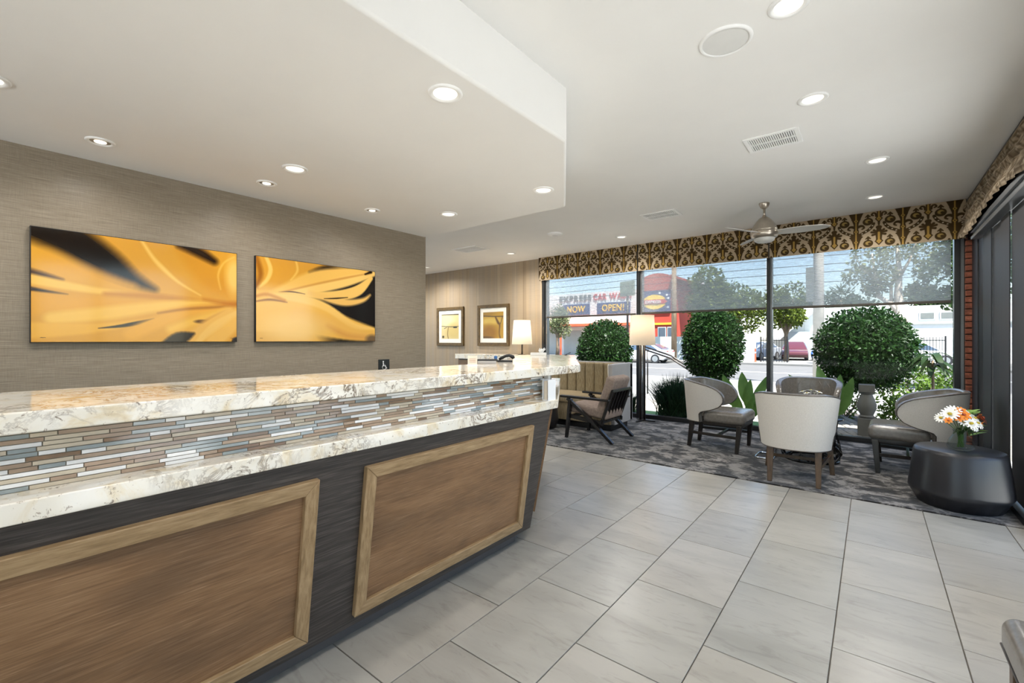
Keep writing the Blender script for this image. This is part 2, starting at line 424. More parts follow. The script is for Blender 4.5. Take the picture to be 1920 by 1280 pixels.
# ------------------------------------------------------------------ mesh helpers
class MB:
    """collects shapes for ONE mesh object"""
    def __init__(self):
        self.v, self.f = [], []
    def add(self, vs_, fs, M=None):
        o = len(self.v)
        if M is not None:
            vs_ = [M @ Vector(p) for p in vs_]
        self.v += [tuple(p) for p in vs_]
        self.f += [tuple(i + o for i in q) for q in fs]
        return self
    def box(self, x0, x1, y0, y1, z0, z1, M=None):
        vv = [(x, y, z) for z in (z0, z1) for y in (y0, y1) for x in (x0, x1)]
        return self.add(vv, [(0, 2, 3, 1), (4, 5, 7, 6), (0, 1, 5, 4), (2, 6, 7, 3), (0, 4, 6, 2), (1, 3, 7, 5)], M)
    def prism(self, poly, z0, z1, M=None, poly_top=None):
        n = len(poly)
        top = poly_top or poly
        vv = [(p[0], p[1], z0) for p in poly] + [(p[0], p[1], z1) for p in top]
        ff = [tuple(range(n))[::-1], tuple(range(n, 2 * n))]
        ff += [(i, (i + 1) % n, n + (i + 1) % n, n + i) for i in range(n)]
        return self.add(vv, ff, M)
    def lathe(self, prof, n=32, M=None, cap=True, mod=None):
        vv, ff = [], []
        for j, (r, z) in enumerate(prof):
            for i in range(n):
                a = 2 * PI * i / n
                rr = r * (mod(a, j) if mod else 1)
                vv.append((rr * math.cos(a), rr * math.sin(a), z))
        m = len(prof)
        for j in range(m - 1):
            for i in range(n):
                i2 = (i + 1) % n
                ff.append((j * n + i, j * n + i2, (j + 1) * n + i2, (j + 1) * n + i))
        if cap:
            ff.append(tuple(range(n))[::-1])
            ff.append(tuple(range((m - 1) * n, m * n)))
        return self.add(vv, ff, M)
    def tube(self, pts, r, n=8, M=None, closed=False, flat=1.0):
        pts = [Vector(p) for p in pts]
        rs = r if isinstance(r, (list, tuple)) else [r] * len(pts)
        vv, ff = [], []
        up = None
        m = len(pts)
        for i, p in enumerate(pts):
            a = pts[(i - 1) % m] if (closed or i > 0) else p
            b = pts[(i + 1) % m] if (closed or i < m - 1) else p
            t = (b - a).normalized()
            if up is None:
                up = Vector((0, 0, 1)) if abs(t.z) < 0.9 else Vector((1, 0, 0))
            s = t.cross(up)
            if s.length < 1e-5:
                s = t.orthogonal()
            s.normalize()
            up = s.cross(t).normalized()
            for q in range(n):
                an = 2 * PI * q / n
                vv.append(p + (s * math.cos(an) + up * math.sin(an) * flat) * rs[i])
        for i in range(m if closed else m - 1):
            i2 = (i + 1) % m
            for q in range(n):
                q2 = (q + 1) % n
                ff.append((i * n + q, i * n + q2, i2 * n + q2, i2 * n + q))
        if not closed:
            ff.append(tuple(range(n))[::-1])
            ff.append(tuple(range((m - 1) * n, m * n)))
        return self.add(vv, ff, M)
    def beam(self, a, b, w, h, up=(0, 0, 1), w2=None, h2=None):
        """rectangular bar from a to b, tapering to w2 x h2"""
        a, b = Vector(a), Vector(b)
        t = (b - a).normalized()
        s = t.cross(Vector(up)).normalized()
        u = s.cross(t).normalized()
        w2 = w if w2 is None else w2
        h2 = h if h2 is None else h2
        vv = [a + s * (sx * w / 2) + u * (sy * h / 2) for sx, sy in ((-1, -1), (1, -1), (1, 1), (-1, 1))]
        vv += [b + s * (sx * w2 / 2) + u * (sy * h2 / 2) for sx, sy in ((-1, -1), (1, -1), (1, 1), (-1, 1))]
        return self.add(vv, [(3, 2, 1, 0), (4, 5, 6, 7), (0, 1, 5, 4), (1, 2, 6, 5), (2, 3, 7, 6), (3, 0, 4, 7)])
    def ell(self, c, rx, ry, rz, n=16, m=10):
        vv, ff = [], []
        for j in range(m + 1):
            t = PI * j / m
            for i in range(n):
                a = 2 * PI * i / n
                vv.append((c[0] + rx * math.sin(t) * math.cos(a), c[1] + ry * math.sin(t) * math.sin(a), c[2] - rz * math.cos(t)))
        for j in range(m):
            for i in range(n):
                i2 = (i + 1) % n
                ff.append((j * n + i, j * n + i2, (j + 1) * n + i2, (j + 1) * n + i))
        return self.add(vv, ff)
    def mesh(self, name, mat, smooth=False, weld=False):
        me = bpy.data.meshes.new(name)
        me.from_pydata(self.v, [], self.f)
        me.update()
        bm = bmesh.new(); bm.from_mesh(me)
        if weld:
            bmesh.ops.remove_doubles(bm, verts=bm.verts, dist=1e-5)
        bmesh.ops.recalc_face_normals(bm, faces=bm.faces)
        bm.to_mesh(me); bm.free()
        if smooth:
            me.polygons.foreach_set('use_smooth', [True] * len(me.polygons))
        if mat is not None:
            me.materials.append(MAT[mat] if isinstance(mat, str) else mat)
        return me
    def build(self, name, mat, parent=None, smooth=False, bevel=0.0, seg=2, weld=False, auto=None, label=None):
        o = put(name, self.mesh(name, mat, smooth, weld), parent)
        if bevel:
            b = o.modifiers.new('bevel', 'BEVEL')
            b.width = bevel; b.segments = seg; b.limit_method = 'ANGLE'; b.angle_limit = R(35)
            o.data.polygons.foreach_set('use_smooth', [True] * len(o.data.polygons))
            wn_ = o.modifiers.new('normals', 'WEIGHTED_NORMAL'); wn_.keep_sharp = True
        if auto:
            sharp_by_angle(o.data, auto)
        if label:
            o['label'] = label
        return o

def sharp_by_angle(me, deg):
    me.polygons.foreach_set('use_smooth', [True] * len(me.polygons))
    bm = bmesh.new(); bm.from_mesh(me)
    for e in bm.edges:
        if len(e.link_faces) == 2 and e.calc_face_angle(0) > R(deg):
            e.smooth = False
    bm.to_mesh(me); bm.free()

def put(name, data, parent=None, loc=None, rot=None):
    o = bpy.data.objects.new(name, data)
    COL.objects.link(o)
    if parent is not None:
        o.parent = parent
    if loc is not None:
        o.location = loc
    if rot is not None:
        o.rotation_euler = rot
    return o

def tag(o, label=None, cat=None, group=None, kind=None):
    if label: o['label'] = label
    if cat: o['category'] = cat
    if group: o['group'] = group
    if kind: o['kind'] = kind
    return o

def thing(name, label, cat, loc=(0, 0, 0), rz=0.0, group=None):
    o = put(name, None, None, loc, (0, 0, rz))
    o.empty_display_size = 0.1
    return tag(o, label, cat, group)

def struct(name, mb, mat, label=None, **kw):
    o = mb.build(name, mat, **kw)
    return tag(o, label, None, None, 'structure')

def copy_tree(o, loc, rz, label, parent=None):
    c = o.copy(); COL.objects.link(c)
    c.location = loc; c.rotation_euler = (0, 0, rz); c['label'] = label
    for ch in list(o.children):
        d = ch.copy(); COL.objects.link(d); d.parent = c
        for g in list(ch.children):
            e = g.copy(); COL.objects.link(e); e.parent = d
    return c

# painted grids: flat prints (art, fabric) computed with numpy into a colour attribute
def srgb2lin(a):
    a = np.clip(a, 0, 255) / 255.0
    return np.where(a <= 0.04045, a / 12.92, ((a + 0.055) / 1.055) ** 2.4)

class Canvas:
    def __init__(self, w, h, bg, aspect):
        self.w, self.h = w, h
        self.u, self.v = np.meshgrid((np.arange(w) + 0.5) / w, (np.arange(h) + 0.5) / h)
        self.asp = aspect
        self.c = np.zeros((h, w, 3)) + np.array(bg, float)
    def over(self, a, col):
        a = np.clip(a, 0, 1)[..., None]
        self.c = self.c * (1 - a) + np.array(col, float) * a
    def dist(self, pts, widths):
        best = np.full(self.u.shape, 9.0)
        X, Y = self.u * self.asp, self.v
        for (p, q, wa, wb) in zip(pts[:-1], pts[1:], widths[:-1], widths[1:]):
            ax, ay, bx, by = p[0] * self.asp, p[1], q[0] * self.asp, q[1]
            dx, dy = bx - ax, by - ay
            t = np.clip(((X - ax) * dx + (Y - ay) * dy) / (dx * dx + dy * dy + 1e-9), 0, 1)
            d = np.hypot(X - ax - t * dx, Y - ay - t * dy) - (wa + (wb - wa) * t)
            best = np.minimum(best, d)
        return best
    def stroke(self, pts, widths, col, soft=0.02, op=1.0, smooth=True):
        if not isinstance(widths, (list, tuple)):
            widths = [widths] * len(pts)
        if smooth and len(pts) > 2:
            P = np.array([list(p) + [w_] for p, w_ in zip(pts, widths)], float)
            t = np.linspace(0, len(pts) - 1, (len(pts) - 1) * 5 + 1)
            out = []
            for s in t:
                i = min(int(s), len(pts) - 2); f = s - i
                p0, p1, p2, p3 = P[max(i - 1, 0)], P[i], P[i + 1], P[min(i + 2, len(pts) - 1)]
                out.append(0.5 * (2 * p1 + (p2 - p0) * f + (2 * p0 - 5 * p1 + 4 * p2 - p3) * f ** 2 + (3 * p1 - p0 - 3 * p2 + p3) * f ** 3))
            pts = [(o[0], o[1]) for o in out]; widths = [o[2] for o in out]
        d = self.dist(pts, widths)
        self.over((0.5 - d / soft).clip(0, 1) * op, col)
    def blob(self, cu, cv, ru, rv, col, soft=0.3, op=1.0, ang=0.0):
        X, Y = (self.u - cu) * self.asp, self.v - cv
        ca, sa = math.cos(ang), math.sin(ang)
        x, y = X * ca + Y * sa, -X * sa + Y * ca
        d = np.hypot(x / (ru * self.asp), y / rv)
        self.over(((1 - d) / soft + 0.5).clip(0, 1) * op, col)

def grid_print(name, canvas_rgb, pos, mat, parent=None, smooth=True):
    """pos(u, v) -> (x, y, z); colours per face corner from the canvas"""
    h, w, _ = canvas_rgb.shape
    us = np.linspace(0, 1, w + 1); vs_ = np.linspace(0, 1, h + 1)
    V = [pos(u, v) for v in vs_ for u in us]
    idx = np.arange(h)[:, None] * (w + 1) + np.arange(w)[None, :]
    F = np.stack([idx, idx + 1, idx + w + 2, idx + w + 1], -1).reshape(-1, 4)
    me = bpy.data.meshes.new(name)
    me.from_pydata(V, [], F.tolist())
    at = me.color_attributes.new('Col', 'FLOAT_COLOR', 'CORNER')
    lc = srgb2lin(canvas_rgb).reshape(-1, 3)
    rgba = np.ones((h * w, 4, 4)); rgba[:, :, :3] = lc[:, None, :]
    at.data.foreach_set('color', rgba.ravel())
    if smooth:
        me.polygons.foreach_set('use_smooth', [True] * len(me.polygons))
    me.materials.append(MAT[mat])
    me.update()
    return put(name, me, parent)

def leaf_cloud(name, n, where, size, mat, parent, seed=1, out=0.6, elong=1.8, droop=0.0):
    """n small bent leaves; where(rng) -> point, outward normal"""
    r = random.Random(seed)
    V, F = [], []
    for _ in range(n):
        p, nn = where(r)
        p = Vector(p)
        d = (Vector(nn) * out + Vector((r.gauss(0, 1), r.gauss(0, 1), r.gauss(0, 1))) * (1 - out * 0.5))
        d.z -= droop
        if d.length < 1e-4: d = Vector((0, 0, 1))
        d.normalize()
        s = d.cross(Vector((r.gauss(0, 1), r.gauss(0, 1), r.gauss(0, 1))))
        if s.length < 1e-4: continue
        s.normalize()
        b = s.cross(d)
        L = size * r.uniform(0.7, 1.3); w_ = L / elong / 2
        o = len(V)
        V += [p, p + d * L * 0.45 + s * w_ + b * L * 0.08, p + d * L, p + d * L * 0.45 - s * w_ + b * L * 0.08]
        F.append((o, o + 1, o + 2, o + 3))
    me = bpy.data.meshes.new(name)
    me.from_pydata([tuple(v) for v in V], [], F)
    me.materials.append(MAT[mat]); me.update()
    o = put(name, me, parent)
    o['kind'] = 'stuff'
    return o

def in_ellipsoid(c, rx, ry, rz, lo=0.7, noise=0.08, flat_bottom=None):
    def fn(r):
        while True:
            d = Vector((r.gauss(0, 1), r.gauss(0, 1), r.gauss(0, 1)))
            if d.length > 1e-3:
                d.normalize()
                if flat_bottom is None or d.z > flat_bottom:
                    break
        k_ = (r.uniform(lo ** 3, 1)) ** (1 / 3) + r.gauss(0, noise) * 0.5
        return (c[0] + d.x * rx * k_, c[1] + d.y * ry * k_, c[2] + d.z * rz * k_), d
    return fn

def wthing(name, label, cat, loc, group=None):
    """a thing whose parts are written in world coordinates"""
    return thing(name, label, cat, loc, 0.0, group)

def wpart(mb, name, mat, parent, **kw):
    o = mb.build(name, mat, parent, **kw)
    o.location = -parent.location if parent.parent is None else (0, 0, 0)
    return o

# ------------------------------------------------------------------ the room
ZC, ZS = 2.76, 2.435          # main ceiling, dropped soffit
XR = 0.865                    # right (glazed) side
YW = 6.90                     # window wall
XL = -4.03                    # wall with the two flower prints

struct('floor', MB().box(-9.3, XR + 0.1, -3.3, YW + 0.05, -0.12, -0.004), 'floor_grout', 'grey grouted floor under the greige porcelain tiles')
floor_obj = bpy.data.objects['floor']
struct('carpet', MB().box(-9.2, XR - 0.01, 4.425, YW - 0.07, -0.004, 0.012), 'carpet', 'dark grey distressed carpet under the seating group', bevel=0.004)

# tiles: 0.4135 x 0.628, laid in columns with half-tile offset
TW, TL, GAP = 0.4135, 0.628, 0.0045
tile_meshes = {}
def tile_mesh(w, l):
    key = (round(w, 3), round(l, 3))
    if key not in tile_meshes:
        me = MB().box(-w / 2, w / 2, -l / 2, l / 2, -0.004, 0.004).mesh('tile', 'tile')
        bm = bmesh.new(); bm.from_mesh(me)
        bmesh.ops.bevel(bm, geom=[e for e in bm.edges if e.verts[0].co.z > 0 and e.verts[1].co.z > 0], offset=0.0012, segments=1, affect='EDGES')
        bm.to_mesh(me); bm.free()
        tile_meshes[key] = me
    return tile_meshes[key]
Y_END = 4.42
for ci in range(-9, 4):
    x0 = -0.54 + TW * ci
    x1 = min(x0 + TW, XR - 0.03)
    if x1 - x0 < 0.05:
        continue
    off = 1.925 if ci % 2 == 0 else 1.611
    for ri in range(-6, 6):
        y0 = off + TL * (ri - 1)
        y1 = min(y0 + TL, Y_END)
        if y1 - y0 < 0.03 or y0 < -1.3:
            continue
        if x1 < -1.80 and y1 < 2.15:
            continue
        put('tile', tile_mesh(x1 - x0 - GAP, y1 - y0 - GAP), floor_obj, ((x0 + x1) / 2, (y0 + y1) / 2, 0.0))

struct('ceiling', MB().box(-9.3, XR + 0.2, -3.3, YW + 0.25, ZC, ZC + 0.12), 'ceiling', 'flat off-white main ceiling')
SOF = [(XL - 0.05, -3.25), (-1.43, -3.25), (-1.43, 2.31), (-2.14, 3.44), (XL - 0.05, 3.44)]
struct('ceiling_soffit', MB().prism(SOF, ZS, ZC + 0.01), 'ceiling', 'lowered off-white soffit with angled corner above the reception counter', bevel=0.018, seg=3)
struct('wall_left', MB().box(XL - 0.16, XL, -3.25, 3.44, -0.02, ZC), 'grasscloth', 'taupe grasscloth wall behind the counter with two flower prints')
struct('wall_back', MB().box(-9.3, -4.765, YW - 0.03, YW + 0.15, -0.02, ZC), 'strie', 'tan vertically striped wall with two small framed pictures')
w6 = tag(put('window_6', None, None, (-9.3, 2, 0)), 'unseen glazing added at the far end beyond the left wall to let daylight in', None, None, 'structure')  # made-up glazing, lets daylight into the dark far end
wpart(MB().box(-9.35, -9.25, -3.25, YW + 0.1, 2.45, ZC), 'head_rail', 'black_frame', w6)
wpart(MB().box(-9.35, -9.25, -3.25, YW + 0.1, -0.02, 0.07), 'sill', 'black_frame', w6)
wpart(MB().box(-9.303, -9.297, -3.25, YW + 0.1, 0.07, 2.45), 'pane', 'glass', w6)
w5 = tag(put('window_5', None, None, (-3, -3.3, 0)), 'unseen rear glazing in a dark frame added to let daylight in', None, None, 'structure')  # made-up glazing, daylight from behind lifts the ceiling
wpart(MB().box(-9.3, XR + 0.06, -3.35, -3.25, 2.45, ZC), 'head_rail', 'black_frame', w5)
wpart(MB().box(-9.3, XR + 0.06, -3.35, -3.25, -0.02, 0.07), 'sill', 'black_frame', w5)
wpart(MB().box(-9.3, XR + 0.06, -3.303, -3.297, 0.07, 2.45), 'pane', 'glass', w5)
for x_ in (-9.26, -7.6, -5.9, -4.1, -2.4, -0.75, XR + 0.02):
    wpart(MB().box(x_ - 0.04, x_ + 0.04, -3.345, -3.255, 0.07, 2.45), 'mullion', 'black_frame', w5)
struct('trim_1', MB().box(-4.765, XR + 0.1, YW - 0.02, YW + 0.15, 2.42, ZC), 'black_frame', 'dark header above the big windows, behind the fabric valances')

# window wall: three tall lights between black mullions
def window(n, x0, x1, first=False, last=False):
    w = put('window_%d' % n, None, None, ((x0 + x1) / 2, YW, 0))
    tag(w, ['full-height window at the left, behind the settee', 'full-height middle window behind the floor lamp and left barrel chair',
            'full-height window at the right, behind the barrel chairs'][n - 1], None, None, 'structure')
    wpart(MB().box(x0, x1, YW - 0.045, YW + 0.045, 0.012, 0.075), 'sill', 'black_frame', w, bevel=0.004)
    wpart(MB().box(x0, x1, YW - 0.04, YW + 0.04, 2.36, 2.42), 'head_rail', 'black_frame', w)
    wpart(MB().box(x0 + 0.001, x1 - 0.001, YW - 0.005, YW + 0.005, 0.07, 2.37), 'pane', 'glass', w)
    return w
w1 = window(1, -4.665, -2.935)
w2 = window(2, -2.845, -1.105)
w3 = window(3, -1.04, 0.70)
def mullion(win, x0, x1):
    m = wpart(MB().box(x0, x1 - (x1 - x0) * 0.38, YW - 0.06, YW + 0.06, 0.0, 2.42), 'mullion', 'black_frame', win, bevel=0.004)
    wpart(MB().box(x1 - (x1 - x0) * 0.38, x1, YW - 0.035, YW + 0.045, 0.0, 2.42), 'mullion_reveal', 'bronze_frame', win, bevel=0.003)
mullion(w1, -4.765, -4.665); mullion(w2, -2.935, -2.845); mullion(w3, -1.105, -1.04); mullion(w3, 0.70, 0.78)

# brick pier between the last window and the glazed side
pier = struct('wall_pier', MB().box(0.783, XR + 0.02, YW - 0.03, YW + 0.15, 0, ZC), 'mortar', 'narrow red brick pier in the corner by the dark panels')
bme = MB().box(-0.039, 0.039, -0.02, 0.02, -0.029, 0.029).mesh('brick', 'brick')
bm_ = bmesh.new(); bm_.from_mesh(bme)
bmesh.ops.bevel(bm_, geom=list(bm_.edges), offset=0.004, segments=1, affect='EDGES'); bm_.to_mesh(bme); bm_.free()
for i in range(36):
    b = put('brick', bme, pier, (0.825 + rng.uniform(-0.002, 0.002), YW - 0.045 + rng.uniform(-0.004, 0.004), 0.05 + i * 0.068))

# glazed right side: charcoal panels near the corner, then glass partly added for daylight
w4 = tag(put('window_4', None, None, (XR, 2.0, 0)), 'right side of the lobby in a dark frame, its glazing partly added for daylight', None, None, 'structure')
wpart(MB().box(XR - 0.06, XR + 0.06, -3.25, 6.86, 2.33, ZC), 'head_rail', 'black_frame', w4)
wpart(MB().box(XR - 0.075, XR + 0.06, -3.25, 6.86, -0.01, 0.055), 'sill', 'black_frame', w4, bevel=0.004)
wpart(MB().box(XR - 0.03, XR + 0.05, 6.52, 6.83, 0.05, 2.33), 'post', 'charcoal', w4, bevel=0.004)
wpart(MB().box(XR - 0.02, XR + 0.05, 6.14, 6.52, 0.05, 2.33), 'post', 'black_frame', w4, bevel=0.004)
wpart(MB().box(XR - 0.003, XR + 0.003, 0.7, 6.14, 0.05, 2.33), 'pane', 'glass', w4)  # forward bays opened up to send more daylight to the ceiling
wpart(MB().box(XR - 0.03, XR + 0.05, -3.25, 0.7, 0.05, 2.33), 'light_block_panel', 'ceiling', w4)  # unseen filler, holds back daylight near the camera
wpart(MB().box(XR - 0.02, XR + 0.05, 2.5, 3.4, 0.05, 2.33), 'light_block_panel', 'ceiling', w4)  # second unseen filler that cuts the side daylight
for y in (4.62, 3.4, 2.48, 1.36, 0.7):
    wpart(MB().box(XR - 0.04, XR + 0.04, y - 0.035, y + 0.035, 0.05, 2.33), 'post', 'black_frame', w4)

# stacked charcoal sliding fabric panels hanging in front of the glass
pt = wthing('panel_blind', 'charcoal sliding panel blinds stacked in the right corner', 'blind', (0.82, 5.3, 0))
for i, (ya, yb) in enumerate([(5.72, 6.09), (5.36, 5.71), (5.05, 5.35), (4.66, 5.04)]):
    wpart(MB().box(0.818 + 0.012 * (i % 2), 0.824 + 0.012 * (i % 2), ya, yb, 0.07, 2.232), 'blind_panel', 'charcoal', pt)
ct = wthing('shade_cassette', 'grey metal shade cassette above the charcoal panels', 'cassette', (0.80, 5.2, 2.25))
for i, (dx, z0, z1) in enumerate([(0.0, 2.30, 2.345), (0.018, 2.265, 2.30), (0.004, 2.235, 2.265)]):
    wpart(MB().box(0.755 + dx, 0.83, 2.2, 6.28, z0, z1), 'rail', 'cassette', ct, bevel=0.004)

# ------------------------------------------------------------------ valances
def ikat_unit(w=104, h=104):
    c = Canvas(w, h, (168, 150, 124), 1.0)
    br, oc, mid = (64, 49, 26), (160, 128, 64), (96, 72, 36)
    def sym(fn):
        for s in (1, -1):
            for sh in (-1, 0, 1):
                fn(lambda u: sh + u if s == 1 else sh + 1 - u)
    bg = (168, 150, 124)
    # column: dark funnels above and below, waist with a diamond between
    sym(lambda x: c.stroke([(x(0), 1.02), (x(0), 0.86), (x(0), 0.70), (x(0), 0.60)], [0.17, 0.105, 0.055, 0.045], br, 0.012, smooth=False))
    sym(lambda x: c.stroke([(x(0), 0.60), (x(0), 0.48), (x(0), 0.38)], [0.035, 0.062, 0.04], br, 0.012))
    sym(lambda x: c.stroke([(x(0), 0.37), (x(0), 0.32), (x(0), 0.20), (x(0), 0.06), (x(0), -0.02)], [0.06, 0.125, 0.085, 0.048, 0.042], br, 0.012, smooth=False))
    sym(lambda x: c.stroke([(x(0.02), 0.345), (x(0.13), 0.325)], [0.035, 0.022], br, 0.012, smooth=False))
    sym(lambda x: c.blob(x(0.105), 0.015, 0.026, 0.03, br, 0.2))
    # scrolls
    sym(lambda x: c.stroke([(x(0.03), 0.595), (x(0.085), 0.635), (x(0.15), 0.63), (x(0.178), 0.575), (x(0.135), 0.545)], [0.030, 0.034, 0.028, 0.022, 0.018], br, 0.012))
    # beaded arms
    sym(lambda x: c.stroke([(x(0.04), 0.36), (x(0.155), 0.43), (x(0.26), 0.49), (x(0.34), 0.57), (x(0.388), 0.665)], [0.040, 0.036, 0.036, 0.036, 0.034], br, 0.012))
    for (du, dv) in ((0.135, 0.415), (0.22, 0.465), (0.305, 0.53), (0.362, 0.61)):
        sym(lambda x, du=du, dv=dv: c.blob(x(du), dv, 0.018, 0.014, (196, 182, 158), 0.3))
    # pomegranates, low and high
    for (pu, pv, pr) in ((0.267, 0.125, 0.100), (0.262, 0.735, 0.104)):
        sym(lambda x, pu=pu, pv=pv, pr=pr: c.blob(x(pu), pv, pr * 1.1, pr, br, 0.06))
        sym(lambda x, pu=pu, pv=pv, pr=pr: c.blob(x(pu) + 0.0, pv + 0.012, pr * 0.62, pr * 0.52, (150, 126, 72), 0.25))
        sym(lambda x, pu=pu, pv=pv, pr=pr: c.blob(x(pu) + 0.03, pv - 0.006, pr * 0.34, pr * 0.3, br, 0.3))
        sym(lambda x, pu=pu, pv=pv, pr=pr: c.stroke([(x(pu), pv + pr * 0.85), (x(pu), pv + pr + 0.085)], [0.024, 0.016], br, 0.01, smooth=False))
        sym(lambda x, pu=pu, pv=pv, pr=pr: c.stroke([(x(pu) - 0.05, pv + pr + 0.03), (x(pu), pv + pr + 0.07), (x(pu) + 0.05, pv + pr + 0.03)], [0.014, 0.026, 0.014], br, 0.01, smooth=False))
    # hanging pendant at the top of the bay, with curls
    c.stroke([(0.5, 1.02), (0.5, 0.86), (0.5, 0.62)], [0.05, 0.042, 0.02], br, 0.012, smooth=False)
    sym(lambda x: c.stroke([(x(0.44), 0.86), (x(0.425), 0.94), (x(0.37), 0.955), (x(0.345), 0.91), (x(0.38), 0.89)], [0.022, 0.022, 0.02, 0.022, 0.018], br, 0.012))
    # palmette and its drop
    c.blob(0.5, 0.55, 0.068, 0.05, br, 0.15)
    for (du, dv, au) in ((0.105, 0.475, 0.7), (0.155, 0.425, 0.5), (0.135, 0.345, -0.1)):
        for s in (-1, 1):
            c.stroke([(0.5 + s * 0.03, 0.37 + (dv - 0.37) * 0.3), (0.5 + s * du, dv)], [0.018, 0.030], br, 0.012, smooth=False)
    c.stroke([(0.5, 0.53), (0.5, 0.40), (0.5, 0.17)], [0.045, 0.075, 0.060], br, 0.012, smooth=False)
    for (dv, s) in ((0.165, 0.125), (0.79, 0.115)):
        d = np.abs(c.u - 0.5) / (s * 0.80) + np.abs(c.v - dv) / s
        c.over((1 - d) / 0.1, br)
        d = np.abs(c.u - 0.5) / (s * 0.50) + np.abs(c.v - dv) / (s * 0.62)
        c.over((1 - d) / 0.1, oc)
        c.blob(0.5, dv, 0.016, 0.020, br, 0.3)
    c.stroke([(0.5, 0.40), (0.5, 0.17)], [0.026, 0.020], oc, 0.01, smooth=False)
    c.stroke([(0.5, 1.0), (0.5, 0.80)], [0.018, 0.018], oc, 0.01, smooth=False)
    # ochre thread down each column, with stars
    sym(lambda x: c.stroke([(x(0), 0.0), (x(0), 0.14), (x(0), 1.0)], [0.022, 0.013, 0.012], oc, 0.01, smooth=False))
    for dv, s in ((0.185, 1.0), (0.485, 1.0), (0.79, 1.0)):
        for sh in (0, 1):
            d = np.abs(c.u - sh) / 0.050 + np.abs(c.v - dv) / 0.06
            c.over((1 - d) / 0.15, oc)
            c.blob(sh, dv, 0.014, 0.017, br, 0.3)
    return c.c
UNIT = ikat_unit()
PER = 0.425
def valance(x0, x1, label):
    n = max(8, int(round((x1 - x0) / PER * 104)))
    xs = np.linspace(x0, x1, n)
    ph = ((xs + 0.574) / PER) % 1.0                 # columns meet the photo's ochre threads
    img = UNIT[:, (ph * 104).astype(int) % 104]
    t = wthing('window_valance', label, 'valance', ((x0 + x1) / 2, YW - 0.1, 2.34), 'patterned window valances')
    def pos(u, v):
        return (x0 + (x1 - x0) * u, YW - 0.105 + 0.003 * math.sin(u * 40), 2.338 + (ZC - 2.339) * v)
    g = grid_print('fabric_face', img, pos, 'valance', t)
    g.location = -t.location
    wpart(MB().box(x0, x1, YW - 0.098, YW - 0.080, 2.345, ZC - 0.001), 'backing_board', 'black_edge', t)
    for x in (x0, x1):
        e_ = wpart(MB().box(x - 0.004, x + 0.004, YW - 0.104, YW - 0.066, 2.34, ZC - 0.001), 'side_return', 'hem', t)
    return t
valance(-4.80, -2.905, 'brown and ochre patterned valance over the left window above the settee')
valance(-2.885, -1.075, 'brown and ochre patterned valance over the middle window')
valance(-1.06, 0.79, 'brown and ochre patterned valance over the right window beside the fan blade')

# pleated valance of the same cloth along the glazed side
t = wthing('pleated_valance', 'taupe pleated fabric valance running along the glazed right side', 'valance', (0.8, 4.5, 2.4))
lt = np.linspace(2.2, 6.79, 430)
PROF = [(0.815, ZC - 0.001), (0.785, 2.70), (0.765, 2.655), (0.79, 2.625), (0.77, 2.57), (0.74, 2.525), (0.772, 2.495), (0.755, 2.43), (0.722, 2.375), (0.735, 2.335)]
nv = 60
cv = Canvas(430, nv, (150, 134, 112), 6.0)
s_ = np.sin(cv.u * 210 + 5 * np.sin(cv.u * 61 + cv.v * 9) + 6 * np.sin(cv.v * 13 + cv.u * 37))
s2 = np.sin(cv.u * 90 + 4 * np.sin(cv.v * 21 + cv.u * 17))
cv.over((s_ * 0.5 + 0.35).clip(0, 1) * 0.85, (84, 70, 52))
cv.over((s2 * 0.8 - 0.2).clip(0, 1) * 0.7, (196, 184, 164))
cv.over((np.sin(cv.u * 330 + cv.v * 17) * 0.9 - 0.35).clip(0, 1) * 0.7, (58, 46, 30))
def posr(u, v):
    y = 2.2 + 4.59 * u
    q = (1 - v) * (len(PROF) - 1)
    i = min(int(q), len(PROF) - 2); f = q - i
    x = PROF[i][0] * (1 - f) + PROF[i + 1][0] * f
    z = PROF[i][1] * (1 - f) + PROF[i + 1][1] * f
    sag = 0.035 * math.sin(y * 2.6 + 1.0) * (1 - v)
    ease = 0.04 * (max(0, (y - 6.3) / 0.5)) ** 2 * (1 - v)
    return (x + 0.008 * math.sin(y * 27 + z * 30), y, z + sag + ease * 0.4)
g = grid_print('fabric_face', cv.c, posr, 'valance', t); g.location = -t.location
wpart(MB().box(0.80, 0.83, 2.2, 6.79, 2.36, ZC - 0.001), 'backing_board', 'black_edge', t)

# ------------------------------------------------------------------ sheer roller shades
def roller(x0, x1, zb, label):
    t = wthing('roller_shade', label, 'roller shade', ((x0 + x1) / 2, YW - 0.055, zb), 'sheer roller shades pulled halfway down')
    wpart(MB().box(x0, x1, YW - 0.058, YW - 0.0565, zb, 2.36), 'screen', 'screen', t)
    wpart(MB().box(x0, x1, YW - 0.0645, YW - 0.0505, zb - 0.03, zb), 'hem_bar', 'hem', t, bevel=0.003)
    return t
roller(-4.655, -2.94, 1.675, 'sheer roller shade halfway down the left window above the settee')
roller(-2.84, -1.11, 1.685, 'sheer roller shade halfway down the middle window behind the lamp')
roller(-1.035, 0.675, 1.685, 'sheer roller shade halfway down the right window near the brick pier')

